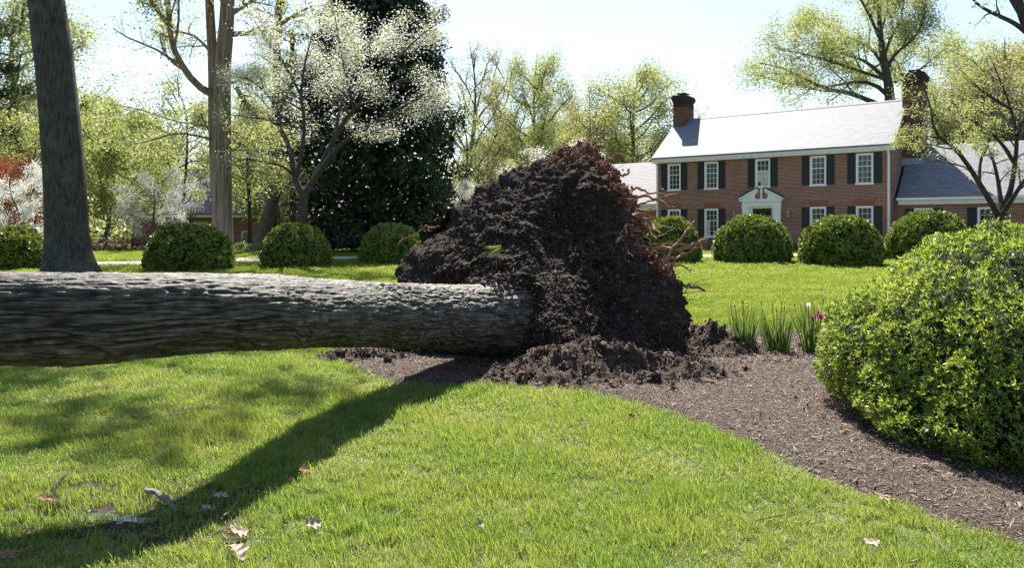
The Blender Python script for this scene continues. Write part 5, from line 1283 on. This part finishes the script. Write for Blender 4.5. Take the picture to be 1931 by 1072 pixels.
# ------------------------------------------------------------------ fallen leaves and sticks
def oak_leaf(seed, L_=.12):
    rg = np.random.RandomState(seed); n = 36; u = np.linspace(0, 1, n); w = L_ * .30 * np.sin(PI * u ** .8) ** .7 * (1 + .33 * np.sin(u * PI * 6.0 + rg.uniform(0, 1))) + .0012
    x = (u - .5) * L_; cl = rg.uniform(.2, .6); bend = rg.uniform(-.5, .9)
    def z(xx, yy): return cl * np.abs(yy) * 1.1 + bend * xx ** 2 * 6 + .004 * np.sin(xx * 160)
    rows = [np.column_stack([x, w * s, z(x, w * s)]) for s in (-1, -.5, 0, .5, 1)]
    V = np.vstack(rows); F = np.array([[r * n + i, r * n + i + 1, (r + 1) * n + i + 1, (r + 1) * n + i] for r in range(4) for i in range(n - 1)])
    V2 = V - [0, 0, .0008]
    e = np.array([[V.shape[0] + a_ for a_ in f[::-1]] for f in F])
    stem = np.array([[-L_ * .5, -.001, .001], [-L_ * .5, .001, .001], [-L_ * .68, .001, .012], [-L_ * .68, -.001, .012]])
    return np.vstack([V, V2, stem]), [F, e, np.array([[0, 1, 2, 3]]) + 2 * len(V)]
LV = [(575, 898, 1.1, 'dry_leaf2', (.5, .3, .6), 'pinkish brown curled oak leaf in the trunk shadow band'), (418, 948, 1.1, 'dry_leaf', (.1, .1, .2), 'pale flat leaf at the edge of the trunk shadow, beside the broken bark'),
      (449, 1018, 1.35, 'dry_leaf', (.6, .4, 1.0), 'tan curled oak leaf standing up, upper of two at the bottom edge'), (446, 1056, 1.5, 'dry_leaf', (.2, -.3, 2.4), 'large tan oak leaf lying at the very bottom edge'),
      (590, 1003, 1.2, 'dry_leaf', (.7, .2, .9), 'pale folded leaf in sunlit grass near the bottom, beside a brown one'), (536, 1000, .9, 'dry_leaf2', (.8, .3, 1.8), 'small brown leaf upright in the grass beside the pale folded one'),
      (905, 1004, .9, 'dry_leaf', (.9, .2, 1.2), 'small whitish leaf in the middle of the sunny lawn'), (1192, 793, .8, 'dry_leaf3', (.9, .1, .4), 'small bright orange leaf near the mulch edge'),
      (88, 955, 1.0, 'dry_leaf2', (.3, .2, .3), 'brown crumpled leaf lying in the puddle'), (390, 970, .6, 'dry_leaf', (.2, .3, .2), 'tiny pale leaf just below the flat pale leaf'),
      (285, 1028, .9, 'dry_leaf2', (.3, .3, 2.0), 'dark brown leaf in the shade below the puddle'), (1645, 1040, 1.1, 'dry_leaf', (.2, .1, .5), 'pale tan leaf in grass below the big yew'),
      (1672, 955, 1.0, 'dry_leaf', (.15, .1, .1), 'flat pale leaf on the mulch edge below the big yew'), (15, 1066, 1.0, 'dry_leaf2', (.3, .2, .3), 'brown leaf in the bottom corner of the photo'),
      (1512, 655, 1.3, 'dry_leaf2', (1.0, .2, .3), 'brown curled leaf on the mulch between the bulb clumps'), (228, 1002, .6, 'dry_leaf', (.2, .1, 1.0), 'tiny pale leaf at the puddle rim'), (945, 812, .5, 'dry_leaf2', (.5, .1, 1), 'tiny brown leaf in sunny grass below the root ball'),
      (1415, 734, .9, 'pale_shrub', (.1, 0, .4), 'yellow-green scrap of leaves on the sunlit mulch')]
for k, (px, py, s, mt, rot, lab) in enumerate(LV):
    g = G(px, py + 4); v, f = oak_leaf(900 + k, .085 * s); o = mk('fallen_leaf', v, f, M[mt], smooth=True)
    bed = inside(np.array([[g[0], g[1]]]), BED)[0]
    o.location = (g[0], g[1], .045 if bed else .048); o.rotation_euler = rot; tag(o, lab, 'leaf', 'fallen leaves')
mb = MB(); a, b = G(275, 938), G(333, 975); rg = np.random.RandomState(6); P, R = resample([a + [0, 0, .04], (a + b) / 2 + [.02, 0, .045], b + [0, 0, .025]], [.014, .018, .009], 12)
P += rg.normal(0, .005, P.shape); v, f = tubes(P[None], (R * rg.uniform(.8, 1.2, 12))[None], 7)
tag(mk('broken_bark', v, f, M['stick'], smooth=True), 'grey piece of broken rotten branch beside the puddle', 'stick')
a, b = G(94, 955), G(128, 912); P, R = resample([a + [0, 0, .0], (a + b) / 2 + [-.02, 0, .05], b + [0, 0, .06]], [.014, .012, .006], 10); v, f = tubes(P[None], R[None], 6)
tag(mk('dark_stick', v, f, M['bark_dark'], smooth=True), 'dark wet stick jutting out of the puddle', 'stick')
# small path light near the house
g = G(1342, 487); mb = MB(); mb.lathe([(.015, 0), (.015, .35), (.07, .36), (.08, .40), (.03, .47), (.0, .48)], 0, 0, 10); o = mb.build('path_light', M['dark_metal']); o.location = [float(c) for c in g]; tag(o, 'small dark garden light on a short post before the house', 'garden light')

# ------------------------------------------------------------------ lawn grass: tufts set out over the lawn
def tuft_mesh(name, seed, n, h, wd, rad, mat, lean=.55):
    rg = np.random.RandomState(seed); az = rg.uniform(0, 2 * PI, n); r = rad * np.sqrt(rg.rand(n)); pa = rg.uniform(0, 2 * PI, n)
    base = np.column_stack([r * np.cos(pa), r * np.sin(pa), np.full(n, -.004)]); d = np.column_stack([np.cos(az), np.sin(az), np.zeros(n)]); pr = np.column_stack([-np.sin(az + .5), np.cos(az + .5), np.zeros(n)])
    L_ = h * rg.uniform(.5, 1.15, n)[:, None]; ln = (lean * rg.uniform(.1, 1.1, n))[:, None]; w2 = (wd * rg.uniform(.7, 1.2, n))[:, None]; up_ = np.array([0, 0, 1.0])
    p1 = base + (d * np.sin(ln) + up_ * np.cos(ln)) * L_ * .5; p2 = p1 + (d * np.sin(ln * 2.1) + up_ * np.cos(ln * 2.1)) * L_ * .5
    V = np.stack([base - pr * w2 * .5, base + pr * w2 * .5, p1 + pr * w2 * .45, p1 - pr * w2 * .45, p2], 1).reshape(-1, 3); i = np.arange(n)[:, None] * 5
    o = mk(name, V, [i + np.array([[0, 1, 2, 3]]), i + np.array([[3, 2, 4]])], mat); COL.objects.unlink(o); return o
TUFT = [tuft_mesh('tuft_source', 1, 26, .072, .0042, .055, M['grass']), tuft_mesh('tuft_source', 2, 26, .060, .0042, .060, M['grass'], .8), tuft_mesh('tuft_source', 3, 22, .088, .0045, .050, M['grass'], .5), tuft_mesh('tuft_source', 4, 9, .055, .0036, .06, M['straw'], 1.1)]
TUFT.append(tuft_mesh('tuft_source', 5, 90, .058, .0040, .10, M['grass_far'], .55))
rng = np.random.RandomState(99)
def scatter(y0, y1, dens, margin):
    n = int(dens * (y1 - y0) * 2 * (.72 * y1 + margin)); P = np.column_stack([rng.uniform(-1, 1, n) * (.72 * y1 + margin), rng.uniform(y0, y1, n)]); P = P[np.abs(P[:, 0]) < .70 * P[:, 1] + margin]
    k = ~inside(P, BED)
    near = edge_dist(P, BED) < .05; k |= near & (rng.rand(len(P)) < .5)
    k &= ~inside(P, PATHPOLY)
    for (x, y, r) in KEEPOUT: k &= np.hypot(P[:, 0] - x, P[:, 1] - y) > r
    hu = ((P[:, 0] - HL[0]) * .8 - (P[:, 1] - HL[1]) * .6); hv = ((P[:, 0] - HL[0]) * .6 + (P[:, 1] - HL[1]) * .8); k &= ~((hu > -6) & (hu < 23) & (hv > -1.4))
    w = inside(P, PUD); k &= ~(w & (rng.rand(len(P)) < .45)); w = inside(P, MUD); k &= ~(w & (rng.rand(len(P)) < .5))
    return P[k]
PTS, SCL, VAR = [], [], []
for (y0, y1, dens, mg, sxy, sz) in ((2.2, 4.6, 620, 1.2, .85, .92), (4.6, 6.5, 520, 1.5, 1.0, .95), (6.5, 9.5, 330, 1.5, 1.2, .95), (9.5, 15, 150, 2, 1.3, 1.0), (15, 24, 60, 3, 2.1, 1.1), (24, 48, 18, 4, 3.8, 1.3)):
    P = scatter(y0, y1, dens, mg); n = len(P)
    pat = fbm(np.column_stack([P * 1.6, np.zeros(n)]), 3, 77); hgt = 1 + .60 * pat + .25 * rng.normal(size=n) * .5
    PTS.append(np.column_stack([P, ground(P[:, 0], P[:, 1]) + (lawn_z(P) - ground(P[:, 0], P[:, 1]))])); s = rng.uniform(.8, 1.25, n); SCL.append(np.column_stack([s * sxy, s * sxy, s * sz * hgt]))
    v = rng.choice(3, n, p=[.4, .3, .3]); worn = smooth01(.0, .5, fbm(np.column_stack([P * 1.1, np.full(n, 3.3)]), 3, 78) + .35 * smooth01(5.0, 3.6, P[:, 1]) - .1); dry = np.clip(smooth01(.25, .75, -pat + .25 * rng.normal(size=n)) + .9 * worn, 0, 1.3); v[rng.rand(n) < (.03 + .17 * dry if y1 < 9 else 0)] = 3
    if y1 > 9.6: v[:] = 4
    VAR.append(v)
PTS, SCL, VAR = np.vstack(PTS), np.vstack(SCL), np.concatenate(VAR)
me = bpy.data.meshes.new('lawn_grass'); me.vertices.add(len(PTS)); me.vertices.foreach_set('co', PTS.astype(np.float32).ravel())
a = me.attributes.new('scl', 'FLOAT_VECTOR', 'POINT'); a.data.foreach_set('vector', SCL.astype(np.float32).ravel())
rot = np.column_stack([rng.normal(0, .12, len(PTS)), rng.normal(0, .12, len(PTS)), rng.uniform(0, 2 * PI, len(PTS))]); a = me.attributes.new('rot', 'FLOAT_VECTOR', 'POINT'); a.data.foreach_set('vector', rot.astype(np.float32).ravel())
a = me.attributes.new('kindno', 'INT', 'POINT'); a.data.foreach_set('value', VAR.astype(np.int32))
lg = bpy.data.objects.new('lawn_grass', me); COL.objects.link(lg); tag(lg, 'short spring lawn grass with pale dry blades among the green', kind='stuff')
for m_ in (M['grass'], M['straw']): me.materials.append(m_)
ng = bpy.data.node_groups.new('set_out_tufts', 'GeometryNodeTree'); ng.interface.new_socket('Geometry', in_out='INPUT', socket_type='NodeSocketGeometry'); ng.interface.new_socket('Geometry', in_out='OUTPUT', socket_type='NodeSocketGeometry')
gi = ng.nodes.new('NodeGroupInput'); go = ng.nodes.new('NodeGroupOutput'); jn = ng.nodes.new('GeometryNodeJoinGeometry')
def named(nm, dt): n_ = ng.nodes.new('GeometryNodeInputNamedAttribute'); n_.data_type = dt; n_.inputs[0].default_value = nm; return n_
nS, nR, nK = named('scl', 'FLOAT_VECTOR'), named('rot', 'FLOAT_VECTOR'), named('kindno', 'INT')
e2r = ng.nodes.new('FunctionNodeEulerToRotation'); ng.links.new(nR.outputs[0], e2r.inputs[0])
for k, src in enumerate(TUFT):
    oi = ng.nodes.new('GeometryNodeObjectInfo'); oi.inputs[0].default_value = src; oi.inputs['As Instance'].default_value = True
    cmp_ = ng.nodes.new('FunctionNodeCompare'); cmp_.data_type = 'INT'; cmp_.operation = 'EQUAL'; ng.links.new(nK.outputs[0], cmp_.inputs[2]); cmp_.inputs[3].default_value = k
    ip = ng.nodes.new('GeometryNodeInstanceOnPoints'); ng.links.new(gi.outputs[0], ip.inputs['Points']); ng.links.new(cmp_.outputs[0], ip.inputs['Selection']); ng.links.new(oi.outputs['Geometry'], ip.inputs['Instance'])
    ng.links.new(e2r.outputs[0], ip.inputs['Rotation']); ng.links.new(nS.outputs[0], ip.inputs['Scale']); ng.links.new(ip.outputs[0], jn.inputs[0])
ng.links.new(jn.outputs[0], go.inputs[0])
md = lg.modifiers.new('tufts', 'NODES'); md.node_group = ng

# bits of twig and straw dropped on the lawn
rg = np.random.RandomState(123); n = 260; P = np.column_stack([rg.uniform(-1, 1, n * 3) * 5, rg.uniform(3.2, 8.5, n * 3)]); P = P[(np.abs(P[:, 0]) < .72 * P[:, 1]) & ~inside(P, BED)][:n]; n = len(P)
a = rg.uniform(0, 2 * PI, n); ln = rg.gamma(2, .022, n) + .02; d = np.column_stack([np.cos(a), np.sin(a), rg.normal(0, .25, n)]) * ln[:, None]; c = np.column_stack([P, rg.uniform(.03, .062, n)])
Q = np.stack([c - d, c + rg.normal(0, .006, (n, 3)), c + d], 1); v, f = tubes(Q, np.repeat(rg.uniform(.0012, .0032, n)[:, None], 3, 1), 4)
tag(mk('lawn_litter', v, f, M['shred']), 'small broken twigs and straw strewn over the near lawn', kind='stuff')
